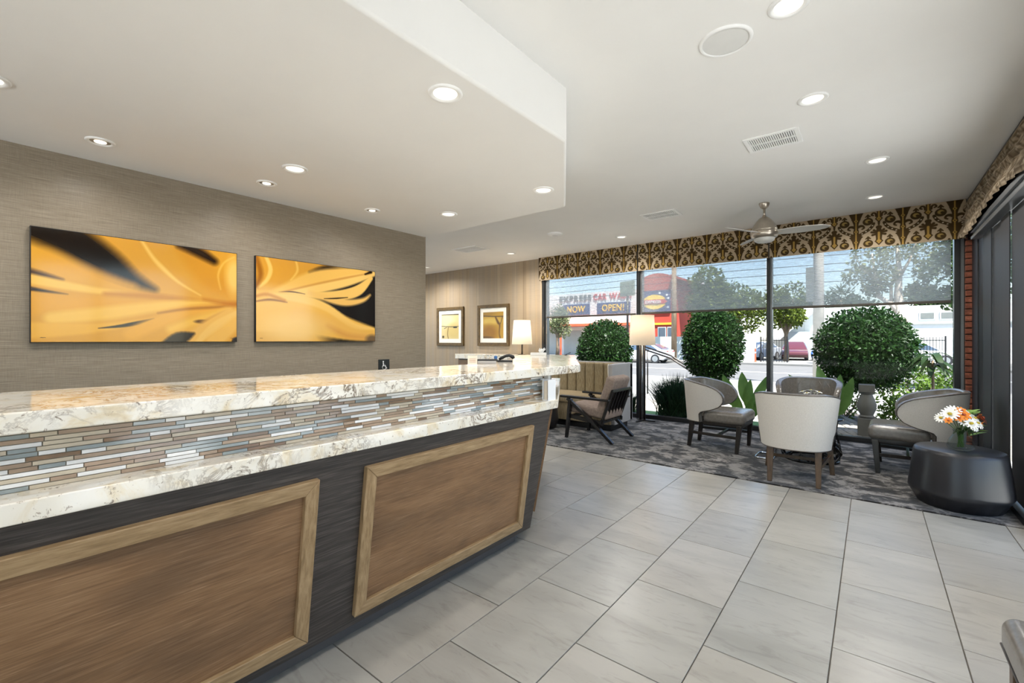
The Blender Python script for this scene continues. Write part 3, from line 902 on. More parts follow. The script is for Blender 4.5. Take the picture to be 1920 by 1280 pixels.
# ------------------------------------------------------------------ reception counter
EX, EY = -0.53, 0.848                     # direction of the angled wing
NX, NY = 0.848, 0.53                      # its outward normal
def wing(px, py, L):
    return (px + EX * L, py + EY * L)
def band(xf, yc, width, y_start, L, chamfer=0.0):
    """plan polygon: straight run at X=xf up to yc, then the angled wing of length L"""
    a = (xf, yc)
    b = wing(*a, L)
    c = (b[0] - NX * width, b[1] - NY * width)
    xi = xf - width                        # inner straight line
    s = (xi - (xf - NX * width)) / EX       # inner corner where the two inner lines meet
    d = (xi, yc - NY * width + EY * s)
    pts = [(xf, y_start)]
    if chamfer:
        pts += [(xf, yc - chamfer), wing(*a, chamfer)]
    else:
        pts += [a]
    return pts + [b, c, d, (xi, y_start)]
Y0 = -1.2
ctr = wthing('reception_counter', 'long reception counter with granite tops, mosaic band and framed wood panels', 'counter', (-1.8, 0.9, 0))
Z_KICK, Z_LOW0, Z_LOW1, Z_TOP0, Z_TOP1 = 0.08, 0.826, 0.878, 1.030, 1.082
XB, XT = -1.665, -1.558                   # leaning front: bottom and top
bot = band(XB, 2.262, 0.42, Y0, 1.55)
top = band(XT, 2.335, 0.50, Y0, 1.55)
wpart(MB().prism(bot, Z_KICK, Z_LOW0, poly_top=top), 'body', 'dark_wood', ctr)
wpart(MB().prism(band(-1.728, 2.19, 0.33, Y0, 1.5), 0.003, Z_KICK), 'toe_kick', 'toe', ctr)
wpart(MB().prism(band(-1.53, 2.372, 0.50, Y0, 1.6), Z_LOW0, Z_LOW1), 'ledge', 'granite', ctr, bevel=0.004, label='lower granite ledge')
wpart(MB().prism(band(-1.634, 2.375, 0.16, Y0, 1.6), Z_LOW1, Z_TOP0), 'mosaic_backing', 'grout', ctr)
wpart(MB().prism(band(-1.55, 2.685, 0.62, Y0, 1.98, 0.03), Z_TOP0, Z_TOP1), 'countertop', 'granite', ctr, bevel=0.005, label='polished granite top')
wpart(MB().box(-1.64, -1.60, 2.366, 2.392, Z_LOW1, Z_TOP0), 'end_trim', 'white_plastic', ctr)
def face_pt(y, z, off):
    t_ = (z - Z_KICK) / (Z_LOW0 - Z_KICK)
    n = Vector((Z_LOW0 - Z_KICK, 0, -(XT - XB))).normalized()
    return Vector((XB + (XT - XB) * t_, y, z)) + n * off
def face_box(mb, quad, d0, d1):
    """quad of (y, z) on the leaning face, between offsets d0 and d1"""
    vv = [face_pt(y, z, d0) for y, z in quad] + [face_pt(y, z, d1) for y, z in quad]
    mb.add(vv, [(3, 2, 1, 0), (4, 5, 6, 7), (0, 1, 5, 4), (1, 2, 6, 5), (2, 3, 7, 6), (3, 0, 4, 7)])
    return mb
for (ya, yb) in ((-0.29, 0.832), (1.025, 2.145)):
    za, zb, m_ = 0.128, 0.752, 0.05
    pn = wpart(face_box(MB(), [(ya + .03, za + .03), (yb - .03, za + .03), (yb - .03, zb - .03), (ya + .03, zb - .03)], 0.0005, 0.008), 'wood_panel', 'panel_wood', ctr)
    for q in ([(ya, za), (yb, za), (yb - m_, za + m_), (ya + m_, za + m_)], [(ya + m_, zb - m_), (yb - m_, zb - m_), (yb, zb), (ya, zb)],
              [(ya, za), (ya + m_, za + m_), (ya + m_, zb - m_), (ya, zb)], [(yb - m_, za + m_), (yb, za), (yb, zb), (yb - m_, zb - m_)]):
        upright = abs(q[0][0] - q[1][0]) < 0.1
        face_box(MB(), q, 0.0, 0.024).build('moulding', 'frame_wood_v' if upright else 'frame_wood', pn, bevel=0.003)
# panel on the angled wing, seen almost edge-on
def wing_pt(s, z, off):
    t_ = (z - Z_KICK) / (Z_LOW0 - Z_KICK)
    bx, by = wing(XB, 2.262, s); tx, ty = wing(XT, 2.335, s)
    return Vector((bx + (tx - bx) * t_ + NX * off, by + (ty - by) * t_ + NY * off, z))
def wing_box(s0, s1, z0, z1, d1):
    vv = [wing_pt(s, z, 0) for s, z in ((s0, z0), (s1, z0), (s1, z1), (s0, z1))] + [wing_pt(s, z, d1) for s, z in ((s0, z0), (s1, z0), (s1, z1), (s0, z1))]
    return MB().add(vv, [(3, 2, 1, 0), (4, 5, 6, 7), (0, 1, 5, 4), (1, 2, 6, 5), (2, 3, 7, 6), (3, 0, 4, 7)])
wpart(wing_box(0.03, 1.4, 0.17, 0.82, 0.012), 'wood_panel', 'panel_wood', ctr)

# glass and stone mosaic: 11 rows of thin sticks
mos_cache = {}
kinds = ['mos_taupe'] * 7 + ['mos_cream'] * 6 + ['mos_brown'] * 3 + ['mos_white'] * 6 + ['mos_blue'] * 5
backing = bpy.data.objects['mosaic_backing']
rowh = (Z_TOP0 - Z_LOW1) / 13
nmos = 0
for r_ in range(13):
    y = 0.0 - rng.uniform(0, 0.08)
    last = None
    while y < 2.366:
        L = rng.choice((0.05, 0.075, 0.10, 0.125, 0.15, 0.175))
        if y + L > 2.366:
            L = max(0.012, 2.366 - y)
        kd = rng.choice(kinds)
        while kd == last:
            kd = rng.choice(kinds)
        last = kd
        key = (kd, round(L, 4))
        if key not in mos_cache:
            me = MB().box(-0.003, 0.003, -L / 2 + 0.0011, L / 2 - 0.0011, -rowh / 2 + 0.0011, rowh / 2 - 0.0011).mesh('mosaic_tile', kd)
            mos_cache[key] = me
        put('mosaic_tile', mos_cache[key], backing, (-1.633 + rng.uniform(0, 0.0012), y + L / 2, Z_LOW1 + rowh * (r_ + 0.5)))
        nmos += 1
        y += L
# ------------------------------------------------------------------ things on the counter
hold = wthing('brochure_holder', 'frosted acrylic brochure holder on the end of the lower granite ledge', 'brochure holder', (-1.56, 2.33, Z_LOW1))
wpart(MB().box(-1.548, -1.543, 2.285, 2.366, Z_LOW1, Z_LOW1 + 0.128), 'front_panel', 'acrylic', hold)
wpart(MB().box(-1.588, -1.583, 2.285, 2.366, Z_LOW1, Z_LOW1 + 0.128), 'back_panel', 'acrylic', hold)
wpart(MB().box(-1.583, -1.548, 2.285, 2.366, Z_LOW1, Z_LOW1 + 0.004), 'base', 'acrylic', hold)
wpart(MB().box(-1.578, -1.556, 2.290, 2.361, Z_LOW1 + 0.004, Z_LOW1 + 0.118), 'brochure', 'paper', hold)

card = wthing('counter_card', 'small cream notice card standing on the counter', 'card', (-2.10, 2.20, Z_TOP1))
Mc = Matrix.Translation((-2.10, 2.20, Z_TOP1)) @ Matrix.Rotation(R(38), 4, 'Z')
wpart(MB().box(-0.032, 0.032, -0.002, 0.002, 0.002, 0.062, Mc), 'sheet', 'paper', card)
wpart(MB().box(-0.034, 0.034, -0.016, 0.016, 0, 0.004, Mc), 'foot', 'acrylic', card)
for z in (0.018, 0.028, 0.038):
    wpart(MB().box(-0.022, 0.022, -0.0028, -0.002, z, z + 0.003, Mc), 'print_line', 'ink', card)

kb = wthing('card_terminal', 'low black payment terminal on the counter beside the cream card', 'terminal', (-2.12, 2.37, Z_TOP1))
Mk = Matrix.Translation((-2.12, 2.37, Z_TOP1)) @ Matrix.Rotation(R(40), 4, 'Z')
wpart(MB().prism([(-0.065, -0.04), (0.065, -0.04), (0.065, 0.04), (-0.065, 0.04)], 0, 0.022, Mk), 'base', 'grey_vinyl', kb, bevel=0.004)
wpart(MB().box(-0.07, 0.07, -0.035, 0.04, 0.022, 0.032, Mk), 'keypad', 'black_plastic', kb, bevel=0.003)

bt = wthing('sanitizer_bottle', 'little clear bottle with a blue cap on the counter', 'bottle', (-2.17, 2.52, Z_TOP1))
Mb = Matrix.Translation((-2.17, 2.52, Z_TOP1))
wpart(MB().lathe([(0.013, 0), (0.016, 0.003), (0.016, 0.022), (0.008, 0.028)], 16, Mb), 'body', 'vase_glass', bt, smooth=True)
wpart(MB().lathe([(0.011, 0.026), (0.012, 0.028), (0.012, 0.046), (0.009, 0.05)], 16, Mb), 'cap', 'blue_plastic', bt, auto=40)

ph = wthing('desk_phone', 'black handset phone resting on the counter by the blue-capped bottle', 'phone', (-2.19, 2.66, Z_TOP1))
Mp = Matrix.Translation((-2.19, 2.66, Z_TOP1)) @ Matrix.Rotation(R(36), 4, 'Z')
wpart(MB().prism([(-0.06, -0.045), (0.055, -0.045), (0.055, 0.045), (-0.06, 0.045)], 0, 0.014, Mp), 'base', 'black_plastic', ph, bevel=0.004)
arc = [(-0.05, 0, 0.020), (-0.03, 0, 0.030), (0.0, 0, 0.045), (0.03, 0, 0.050), (0.055, 0, 0.038), (0.062, 0, 0.024)]
wpart(MB().tube(arc, [0.008, 0.012, 0.011, 0.012, 0.016, 0.012], 10, Mp), 'handset', 'black_plastic', ph, smooth=True)

tb = wthing('tissue_box', 'white tissue box on the far end of the counter wing', 'tissue box', (-2.83, 4.0, Z_TOP1))
Mt = Matrix.Translation((-2.83, 4.0, Z_TOP1)) @ Matrix.Rotation(R(30), 4, 'Z')
wpart(MB().box(-0.085, 0.085, -0.045, 0.045, 0, 0.03, Mt), 'box', 'white_plastic', tb, bevel=0.004)
mbt = MB()
for i in range(7):
    a = i * 0.9
    mbt.tube([(0.05 * math.cos(a) * 0.2 + 0.03, 0.01 * math.sin(a), 0.028), (0.03 + 0.02 * math.cos(a), 0.02 * math.sin(a), 0.055), (0.045 + 0.032 * math.cos(a), 0.026 * math.sin(a), 0.07 + 0.012 * math.sin(a * 2))], [0.012, 0.014, 0.004], 6, Mt)
wpart(mbt, 'tissue', 'white_plastic', tb, smooth=True)

pn_ = wthing('pen', 'short dark pen propped in a stub holder at the tip of the counter', 'pen', (-2.62, 4.22, Z_TOP1))
Mn = Matrix.Translation((-2.62, 4.22, Z_TOP1))
wpart(MB().lathe([(0.016, 0), (0.016, 0.004), (0.006, 0.010)], 12, Mn), 'holder', 'black_plastic', pn_, auto=40)
wpart(MB().tube([(0, 0, 0.008), (0.05, 0.02, 0.03)], [0.003, 0.005], 8, Mn), 'barrel', 'black_plastic', pn_, smooth=True)

# accessibility sign on the wall behind the counter
sg = wthing('accessibility_sign', 'small black accessibility sign with white wheelchair symbol on the left wall', 'sign', (XL + 0.006, 2.86, 1.0))
wpart(MB().box(XL + 0.001, XL + 0.009, 2.80, 2.935, 0.905, 1.045), 'plate', 'sign_black', sg, bevel=0.002)
ms = MB()
def sw(pts, r_):      # strokes of the symbol, flat on the plate
    ms.tube([(XL + 0.0105, 2.866 + y * 0.1, 0.975 + z * 0.1) for y, z in pts], r_, 6, flat=0.35)
ms.ell((XL + 0.0105, 2.866 - 0.01, 0.975 + 0.045), 0.002, 0.0085, 0.0085, 12, 8)
sw([(-0.10, 0.34), (-0.08, 0.02), (0.17, 0.02), (0.27, -0.26), (0.36, -0.22)], 0.0055)
sw([(-0.09, 0.17), (0.12, 0.17)], 0.004)
sw([(-0.14 + 0.0, 0.10)] + [(0.02 + 0.24 * math.cos(R(a)), -0.12 + 0.24 * math.sin(R(a))) for a in range(125, 345, 15)], 0.0045)
wpart(ms, 'wheelchair_symbol', 'sign_white', sg)

# ------------------------------------------------------------------ flower prints on the left wall
def art_left():
    c = Canvas(420, 262, (222, 168, 62), 1.6)
    gold, lite, deep, blk = (226, 172, 66), (244, 206, 116), (196, 132, 36), (26, 18, 12)
    c.stroke([(0.0, 0.72), (0.25, 0.62), (0.5, 0.50), (0.8, 0.44), (1.0, 0.43)], [0.13, 0.12, 0.08, 0.04, 0.02], (228, 176, 70), 0.10)
    c.stroke([(0.45, 1.0), (0.62, 0.72), (0.85, 0.52), (1.0, 0.45)], [0.22, 0.17, 0.10, 0.03], (222, 170, 74), 0.12)
    c.stroke([(0.72, 1.0), (0.84, 0.70), (1.0, 0.55)], [0.12, 0.12, 0.06], (218, 160, 58), 0.10)
    # dark hollow at upper left
    c.stroke([(0.02, 1.02), (0.16, 0.92), (0.30, 0.76), (0.42, 0.62), (0.53, 0.53)], [0.14, 0.14, 0.12, 0.06, 0.012], blk, 0.10)
    c.stroke([(0.0, 0.60), (0.05, 0.585), (0.12, 0.56)], [0.03, 0.02, 0.003], (70, 44, 16), 0.04)
    c.stroke([(0.06, 0.74), (0.2, 0.655), (0.42, 0.545)], [0.07, 0.055, 0.03], (228, 172, 60), 0.10, 0.85)
    # bright rolled petal edges
    c.stroke([(0.0, 0.545), (0.14, 0.505), (0.30, 0.475), (0.50, 0.465), (0.72, 0.45)], [0.045, 0.035, 0.025, 0.015, 0.004], (246, 204, 104), 0.03)
    c.stroke([(0.30, 0.455), (0.50, 0.46), (0.72, 0.44), (0.98, 0.40)], [0.02, 0.03, 0.025, 0.01], deep, 0.04, 0.8)
    c.stroke([(0.0, 0.46), (0.06, 0.445), (0.14, 0.43)], [0.016, 0.010, 0.002], (40, 24, 8), 0.02)
    c.stroke([(0.0, 0.33), (0.2, 0.35), (0.45, 0.36), (0.7, 0.39)], [0.085, 0.075, 0.05, 0.02], (230, 172, 58), 0.06)
    c.stroke([(0.08, 0.21), (0.3, 0.27), (0.5, 0.34), (0.72, 0.41), (0.9, 0.43)], [0.05, 0.06, 0.05, 0.03, 0.006], (244, 200, 98), 0.05)
    c.stroke([(0.0, 0.10), (0.2, 0.12), (0.36, 0.16), (0.5, 0.22)], [0.07, 0.05, 0.03, 0.01], (238, 186, 76), 0.03)
    c.stroke([(0.27, 0.128), (0.36, 0.15), (0.44, 0.18), (0.53, 0.235)], [0.002, 0.012, 0.018, 0.002], blk, 0.012)
    c.stroke([(0.42, 0.08), (0.55, 0.2), (0.72, 0.32), (0.98, 0.40)], [0.06, 0.06, 0.05, 0.02], (234, 178, 70), 0.05)
    c.stroke([(0.55, 0.29), (0.70, 0.345), (0.85, 0.375), (0.98, 0.40)], [0.004, 0.01, 0.012, 0.008], (150, 92, 26), 0.03, 0.8)
    c.stroke([(0.62, 0.13), (0.78, 0.24), (0.98, 0.37)], [0.04, 0.05, 0.03], (240, 194, 92), 0.06)
    c.blob(0.80, 0.215, 0.05, 0.022, (60, 36, 14), 0.7, 0.9)
    c.stroke([(0.80, 0.21), (0.90, 0.31), (0.98, 0.37)], [0.014, 0.012, 0.004], (150, 94, 34), 0.03, 0.8)
    c.stroke([(0.70, 0.0), (0.82, 0.14), (0.96, 0.30)], [0.06, 0.09, 0.09], (236, 190, 108), 0.06)
    c.stroke([(0.58, -0.02), (0.66, 0.03), (0.74, 0.085)], [0.02, 0.065, 0.012], blk, 0.03)
    c.stroke([(0.76, -0.02), (0.80, 0.06), (0.88, 0.18), (1.0, 0.32)], [0.02, 0.035, 0.05, 0.03], (242, 202, 122), 0.02)
    c.stroke([(0.86, 0.0), (0.94, 0.12), (1.0, 0.22)], [0.08, 0.07, 0.06], (238, 192, 104), 0.05)
    c.blob(1.0, 0.0, 0.03, 0.05, blk, 0.4)
    # streak, top hollow, ring at the flower's heart
    c.stroke([(0.47, 1.0), (0.52, 0.86), (0.57, 0.76), (0.66, 0.62), (0.78, 0.5)], [0.012, 0.016, 0.02, 0.012, 0.004], (250, 214, 132), 0.025, 0.9)
    c.stroke([(0.66, 1.0), (0.76, 0.97), (0.86, 0.885)], [0.02, 0.05, 0.035], (40, 24, 12), 0.06)
    c.blob(0.985, 0.74, 0.05, 0.2, (246, 212, 136), 0.9, 0.9)
    c.stroke([(0.985, 0.96), (0.92, 0.88), (0.885, 0.74), (0.90, 0.58)], [0.006, 0.008, 0.008, 0.004], (246, 206, 118), 0.02, 0.8)
    c.stroke([(0.80, 0.46), (0.92, 0.43), (1.0, 0.425)], [0.006, 0.02, 0.03], (184, 112, 26), 0.05, 0.8)
    return c.c
def art_right():
    c = Canvas(420, 262, (226, 176, 84), 1.6)
    blk, navy = (30, 20, 14), (26, 28, 36)
    c.blob(0.86, 0.45, 0.42, 0.62, (30, 28, 30), 0.35)
    c.stroke([(0.0, 0.94), (0.25, 0.86), (0.46, 0.98)], [0.22, 0.2, 0.12], (220, 164, 62), 0.10)
    c.stroke([(0.40, 0.88), (0.55, 0.96), (0.72, 0.94)], [0.012, 0.04, 0.02], blk, 0.05)
    c.stroke([(0.12, 0.56), (0.4, 0.78), (0.66, 0.90), (0.96, 0.99)], [0.05, 0.10, 0.09, 0.05], (240, 196, 108), 0.05)
    c.stroke([(0.15, 0.55), (0.45, 0.68), (0.72, 0.82), (0.99, 0.97)], [0.03, 0.06, 0.07, 0.035], (246, 208, 130), 0.03)
    c.stroke([(0.18, 0.6), (0.45, 0.74), (0.7, 0.86), (0.92, 0.96)], [0.004, 0.008, 0.01, 0.004], (176, 112, 40), 0.03, 0.7)
    c.stroke([(0.90, 0.95), (0.96, 0.99)], [0.01, 0.02], blk, 0.02)
    c.stroke([(0.30, 0.60), (0.52, 0.60), (0.7, 0.635), (0.84, 0.72), (0.96, 0.90)], [0.02, 0.05, 0.07, 0.07, 0.03], (244, 204, 122), 0.02)
    c.stroke([(0.40, 0.62), (0.6, 0.55), (0.74, 0.53), (0.88, 0.58), (0.95, 0.66)], [0.03, 0.05, 0.045, 0.03, 0.012], (240, 198, 120), 0.035)
    c.stroke([(0.52, 0.56), (0.62, 0.575), (0.73, 0.60)], [0.003, 0.008, 0.004], blk, 0.012)
    c.stroke([(0.16, 0.60), (0.26, 0.615), (0.36, 0.60)], [0.002, 0.007, 0.002], (70, 40, 14), 0.012)
    c.stroke([(0.0, 0.36), (0.2, 0.36), (0.45, 0.30), (0.7, 0.18), (0.98, 0.10)], [0.24, 0.24, 0.22, 0.16, 0.10], (238, 190, 98), 0.04)
    c.stroke([(0.1, 0.55), (0.35, 0.53), (0.55, 0.44), (0.78, 0.22), (0.98, 0.18)], [0.03, 0.05, 0.05, 0.04, 0.015], (246, 206, 124), 0.03)
    c.stroke([(0.3, 0.3), (0.55, 0.24), (0.78, 0.12), (1.0, 0.04)], [0.10, 0.10, 0.08, 0.05], (234, 186, 104), 0.08, 0.8)
    c.stroke([(0.55, 0.2), (0.72, 0.08), (0.9, 0.05)], [0.02, 0.03, 0.02], (206, 148, 84), 0.08, 0.6)
    c.blob(0.30, 0.16, 0.24, 0.17, (242, 206, 138), 0.9, 0.8)
    c.blob(0.97, 0.03, 0.06, 0.06, (70, 62, 70), 0.8, 0.7)
    c.stroke([(0.0, 0.53), (0.08, 0.56), (0.2, 0.5)], [0.015, 0.02, 0.02], (190, 124, 40), 0.03, 0.7)
    c.stroke([(0.0, 0.47), (0.10, 0.50), (0.22, 0.48)], [0.006, 0.012, 0.004], (120, 72, 30), 0.02, 0.8)
    c.stroke([(0.07, 1.0), (0.10, 0.86), (0.07, 0.72), (0.0, 0.62)], [0.02, 0.024, 0.02, 0.01], (248, 210, 126), 0.02, 0.9)
    c.stroke([(0.0, 0.98), (0.03, 0.8), (0.0, 0.64)], [0.03, 0.03, 0.02], (150, 92, 22), 0.04, 0.8)
    c.stroke([(0.29, 1.0), (0.30, 0.88), (0.25, 0.76)], [0.012, 0.014, 0.008], (244, 204, 112), 0.02, 0.8)
    return c.c
def big_print(img, y0, y1, z0, z1, label, sigs):
    t = wthing('wall_print', label, 'picture', (XL + 0.02, (y0 + y1) / 2, z0), 'flower prints on the left wall')
    wpart(MB().box(XL + 0.002, XL + 0.034, y0, y1, z0, z1), 'block', 'black_edge', t)
    # seen from the room, +Y runs to the right
    g = grid_print('printed_face', img, lambda u, v: (XL + 0.0352, y0 + 0.004 + (y1 - y0 - 0.008) * u, z0 + 0.004 + (z1 - z0 - 0.008) * v), 'art', t)
    g.location = -t.location
    for sy in sigs:
        ms_ = MB()
        for q in range(4):
            ms_.tube([(XL + 0.036, sy + q * 0.006, z0 + 0.030 + 0.003 * (q % 2)), (XL + 0.036, sy + q * 0.006 + 0.006, z0 + 0.033 - 0.003 * (q % 2))], 0.0010, 5)
        wpart(ms_, 'signature', 'sign_black', t)
big_print(art_left() * np.array((0.95, 0.90, 0.76)), 0.307, 1.449, 1.233, 1.946, 'wide glossy print of golden petals on the left wall, the larger looking and nearer one', [0.35, 1.40])
big_print(art_right() * np.array((0.96, 0.92, 0.82)), 1.589, 2.740, 1.233, 1.952, 'wide glossy print of golden petals with dark right edge, nearer the wall corner', [1.62])

# ------------------------------------------------------------------ small framed pictures on the striped wall
def pic_a():
    c = Canvas(60, 60, (206, 186, 132), 1.0)
    c.blob(0.3, 0.75, 0.4, 0.3, (222, 206, 158), 0.8); c.blob(0.7, 0.3, 0.4, 0.3, (196, 172, 106), 0.8)
    c.stroke([(0, 0.52), (0.5, 0.49), (1, 0.50)], 0.012, (60, 54, 40), 0.02); c.stroke([(0.0, 1.0), (1.0, 0.99)], 0.03, (60, 46, 24), 0.03)
    c.blob(0.8, 0.46, 0.12, 0.03, (50, 44, 32), 0.4); c.stroke([(0.40, 0.45), (0.36, 0.2), (0.40, 0.02)], 0.02, (120, 96, 50), 0.04)
    c.stroke([(0.16, 0.42), (0.3, 0.46)], 0.012, (80, 66, 40), 0.02, smooth=False); c.blob(0.1, 0.08, 0.06, 0.05, (70, 56, 24), 0.6)
    return c.c
def pic_b():
    c = Canvas(60, 60, (168, 128, 34), 1.0)
    c.blob(0.4, 0.66, 0.5, 0.14, (192, 160, 70), 0.8); c.blob(0.3, 0.2, 0.4, 0.3, (136, 92, 14), 0.8); c.blob(0.2, 0.95, 0.4, 0.1, (150, 112, 30), 0.8)
    c.stroke([(0.03, 0.86), (0.5, 0.83), (1.0, 0.82)], 0.014, (54, 38, 10), 0.03); c.stroke([(0.62, 0.8), (0.74, 0.6), (0.82, 0.5), (0.80, 0.2), (0.85, 0.0)], [0.03, 0.05, 0.03, 0.02, 0.03], (84, 56, 16), 0.05)
    c.stroke([(0.95, 0.8), (0.86, 0.55)], 0.012, (50, 36, 12), 0.02, smooth=False); c.blob(0.1, 0.02, 0.4, 0.06, (92, 62, 8), 0.6)
    return c.c
def framed(img, x0, x1, z0, z1, label):
    yb = YW - 0.03
    t = wthing('framed_picture', label, 'picture', ((x0 + x1) / 2, yb, z0), 'framed pictures on the striped wall')
    fw = 0.065
    for q in ([(x0, z0), (x1, z0), (x1 - fw, z0 + fw), (x0 + fw, z0 + fw)], [(x0 + fw, z1 - fw), (x1 - fw, z1 - fw), (x1, z1), (x0, z1)],
              [(x0, z0), (x0 + fw, z0 + fw), (x0 + fw, z1 - fw), (x0, z1)], [(x1 - fw, z0 + fw), (x1, z0), (x1, z1), (x1 - fw, z1 - fw)]):
        vv = [(x, yb - 0.001, z) for x, z in q] + [(x, yb - 0.035, z) for x, z in q]
        wpart(MB().add(vv, [(3, 2, 1, 0), (4, 5, 6, 7), (0, 1, 5, 4), (1, 2, 6, 5), (2, 3, 7, 6), (3, 0, 4, 7)]), 'frame_side', 'pic_frame', t, bevel=0.005)
    wpart(MB().box(x0 + fw - .01, x1 - fw + .01, yb - 0.016, yb - 0.002, z0 + fw - .01, z1 - fw + .01), 'mat_board', 'mat_board', t)
    m_ = fw + 0.085
    g = grid_print('print', img, lambda u, v: (x0 + m_ + (x1 - x0 - 2 * m_) * u, yb - 0.0168, z0 + m_ + (z1 - z0 - 2 * m_) * v), 'art_paper', t)
    g.location = -t.location
framed(pic_a(), -7.64, -6.80, 1.122, 1.963, 'small framed pale yellow abstract beside the wall corner')
framed(pic_b(), -6.39, -5.548, 1.130, 1.963, 'small framed dark ochre abstract next to the table lamp')

# ------------------------------------------------------------------ ceiling fixtures
def light_in(name, parent, loc, energy, radius, color, spot=None):
    d_ = bpy.data.lights.new(name, 'SPOT' if spot else 'POINT')
    d_.energy = energy; d_.color = color; d_.shadow_soft_size = radius
    if spot:
        d_.spot_size = R(spot); d_.spot_blend = 0.9
    o = put(name, d_, parent, loc)
    return o
def downlight(x, y, z, r, label, watts, small=False):
    t = thing('small_downlight' if small else 'downlight', label, 'ceiling light', (x, y, z), 0, 'small recessed downlights' if small else 'recessed downlights')
    MB().lathe([(r, 0), (r, -0.004), (r * 0.93, -0.009), (r * 0.80, -0.009), (r * 0.70, -0.003), (r * 0.68, -0.001)], 40, cap=False).build('trim_ring', 'white_metal', t, smooth=True)
    if small:
        MB().lathe([(r * 0.70, -0.0025), (0.0, -0.0025)], 32, cap=False).build('baffle', 'nickel', t)
        MB().lathe([(r * 0.42, -0.003), (r * 0.40, -0.007), (0.0, -0.008)], 24, cap=False).build('lens', 'lens', t)
    else:
        MB().lathe([(r * 0.70, -0.0025), (r * 0.3, -0.004), (0.0, -0.0045)], 32, cap=False).build('lens', 'lens', t)
    light_in('lamp', t, (0, 0, -0.03), watts, r * 0.6, (1.0, 0.97, 0.925), 165)
    return t
for (x, y, lab) in [(-1.602, 1.49, 'big bright recessed downlight near the soffit edge above the counter'),
                    (-3.119, 1.495, 'recessed downlight in the soffit in front of the left wall prints'),
                    (-3.113, 2.936, 'recessed downlight in the soffit toward the wall corner'),
                    (-2.029, 2.935, 'recessed downlight in the soffit just left of its angled corner'),
                    (-3.126, 0.10, 'recessed downlight cut off by the left edge of the picture')]:
    downlight(x, y, ZS, 0.083, lab, DOWNLIGHT_W)
for (x, y, lab) in [(-3.60, 0.564, 'small gimbal downlight nearest the left, over the first flower print'),
                    (-3.573, 1.499, 'small gimbal downlight between the two flower prints'),
                    (-3.568, 2.416, 'small gimbal downlight over the second flower print')]:
    downlight(x, y, ZS, 0.070, lab, SMALL_DOWNLIGHT_W, True)
for (x, y, lab) in [(-0.295, 2.367, 'downlight cut off by the top edge beside the round speaker'),
                    (-0.29, 3.379, 'downlight between the round speaker and the slatted air vent'),
                    (0.035, 4.87, 'downlight near the pleated valance, nearer of the pair'),
                    (0.027, 6.11, 'downlight closest to the right window valance'),
                    (-2.872, 6.159, 'downlight over the floor lamp near the joint of two valances'),
                    (-4.928, 6.132, 'downlight above the table lamp by the striped wall'),
                    (-7.25, 6.20, 'faint downlight just peeping past the left wall corner')]:
    downlight(x, y, ZC, 0.083, lab, DOWNLIGHT_W * (3.4 if x < -4 else 2.3 if y > 4.5 else 1.0))
# two more behind the camera, four added unseen to brighten the far end
for (x, y, lab) in [(-0.295, 0.8, 'recessed downlight just behind the photographer'), (-0.295, -0.9, 'recessed downlight at the rear of the lobby'), (-5.35, 4.4, 'added fill downlight hidden past the end of the left wall, nearer row'),
                    (-6.8, 4.4, 'added fill downlight hidden past the left wall, middle of the nearer row'), (-8.0, 4.4, 'added fill downlight hidden past the left wall, far end of the nearer row'), (-8.3, 5.9, 'added fill downlight in the far corner, hidden by the left wall')]:
    downlight(x, y, ZC, 0.083, lab, DOWNLIGHT_W * (2.2 if x < -4 else 1.3))

sp = thing('ceiling_speaker', 'large round white ceiling speaker', 'speaker', (-0.579, 2.451, ZC))
MB().lathe([(0.125, 0), (0.124, -0.006), (0.118, -0.010), (0.108, -0.010), (0.106, -0.006)], 48, cap=False).build('rim', 'white_metal', sp, smooth=True)
MB().lathe([(0.1065, -0.005), (0.05, -0.008), (0.0, -0.0085)], 48, cap=False).build('grille', 'speaker_mesh', sp, smooth=True)

def vent(x, y, w, l, rz, label, fins=21):
    t = thing('air_vent', label, 'air vent', (x, y, ZC), rz, 'ceiling air vents')
    b = 0.03
    for (x0, x1, y0, y1) in ((-w / 2, w / 2, -l / 2, -l / 2 + b), (-w / 2, w / 2, l / 2 - b, l / 2), (-w / 2, -w / 2 + b, -l / 2 + b, l / 2 - b), (w / 2 - b, w / 2, -l / 2 + b, l / 2 - b)):
        MB().box(x0, x1, y0, y1, -0.010, 0).build('frame_side', 'white_metal', t, bevel=0.002)
    MB().box(-w / 2 + b, w / 2 - b, -l / 2 + b, l / 2 - b, -0.0015, -0.0005).build('recess_shadow', 'vent_dark', t)  # flat dark sheet standing in for the shade behind the fins
    MB().box(-w / 2 + b, w / 2 - b, -0.007, 0.007, -0.010, -0.002).build('divider', 'white_metal', t)
    fl_ = (l - 2 * b) / 2 - 0.009
    fm = MB().box(-0.0042, 0.0042, -fl_ / 2, fl_ / 2, -0.009, -0.002).mesh('fin', 'white_metal')
    for i in range(fins):
        xx = -w / 2 + b + (w - 2 * b) * (i + 0.5) / fins
        for s in (-1, 1):
            put('fin', fm, t, (xx, s * (0.008 + fl_ / 2), 0))
vent(-0.587, 3.892, 0.36, 0.30, 0.0, 'white slatted air vent in the middle of the ceiling')
vent(-1.985, 5.36, 0.42, 0.30, 0.0, 'white air vent between the fan and the soffit', 18)
vent(-5.22, 5.42, 0.55, 0.36, 0.0, 'white air vent beyond the left wall corner', 18)
sd = thing('smoke_detector', 'flat round white smoke detector near the left valance', 'smoke detector', (-3.52, 5.385, ZC))
MB().lathe([(0.11, 0), (0.11, -0.008), (0.095, -0.02), (0.06, -0.026), (0, -0.027)], 36, cap=False).build('housing', 'white_metal', sd, smooth=True)
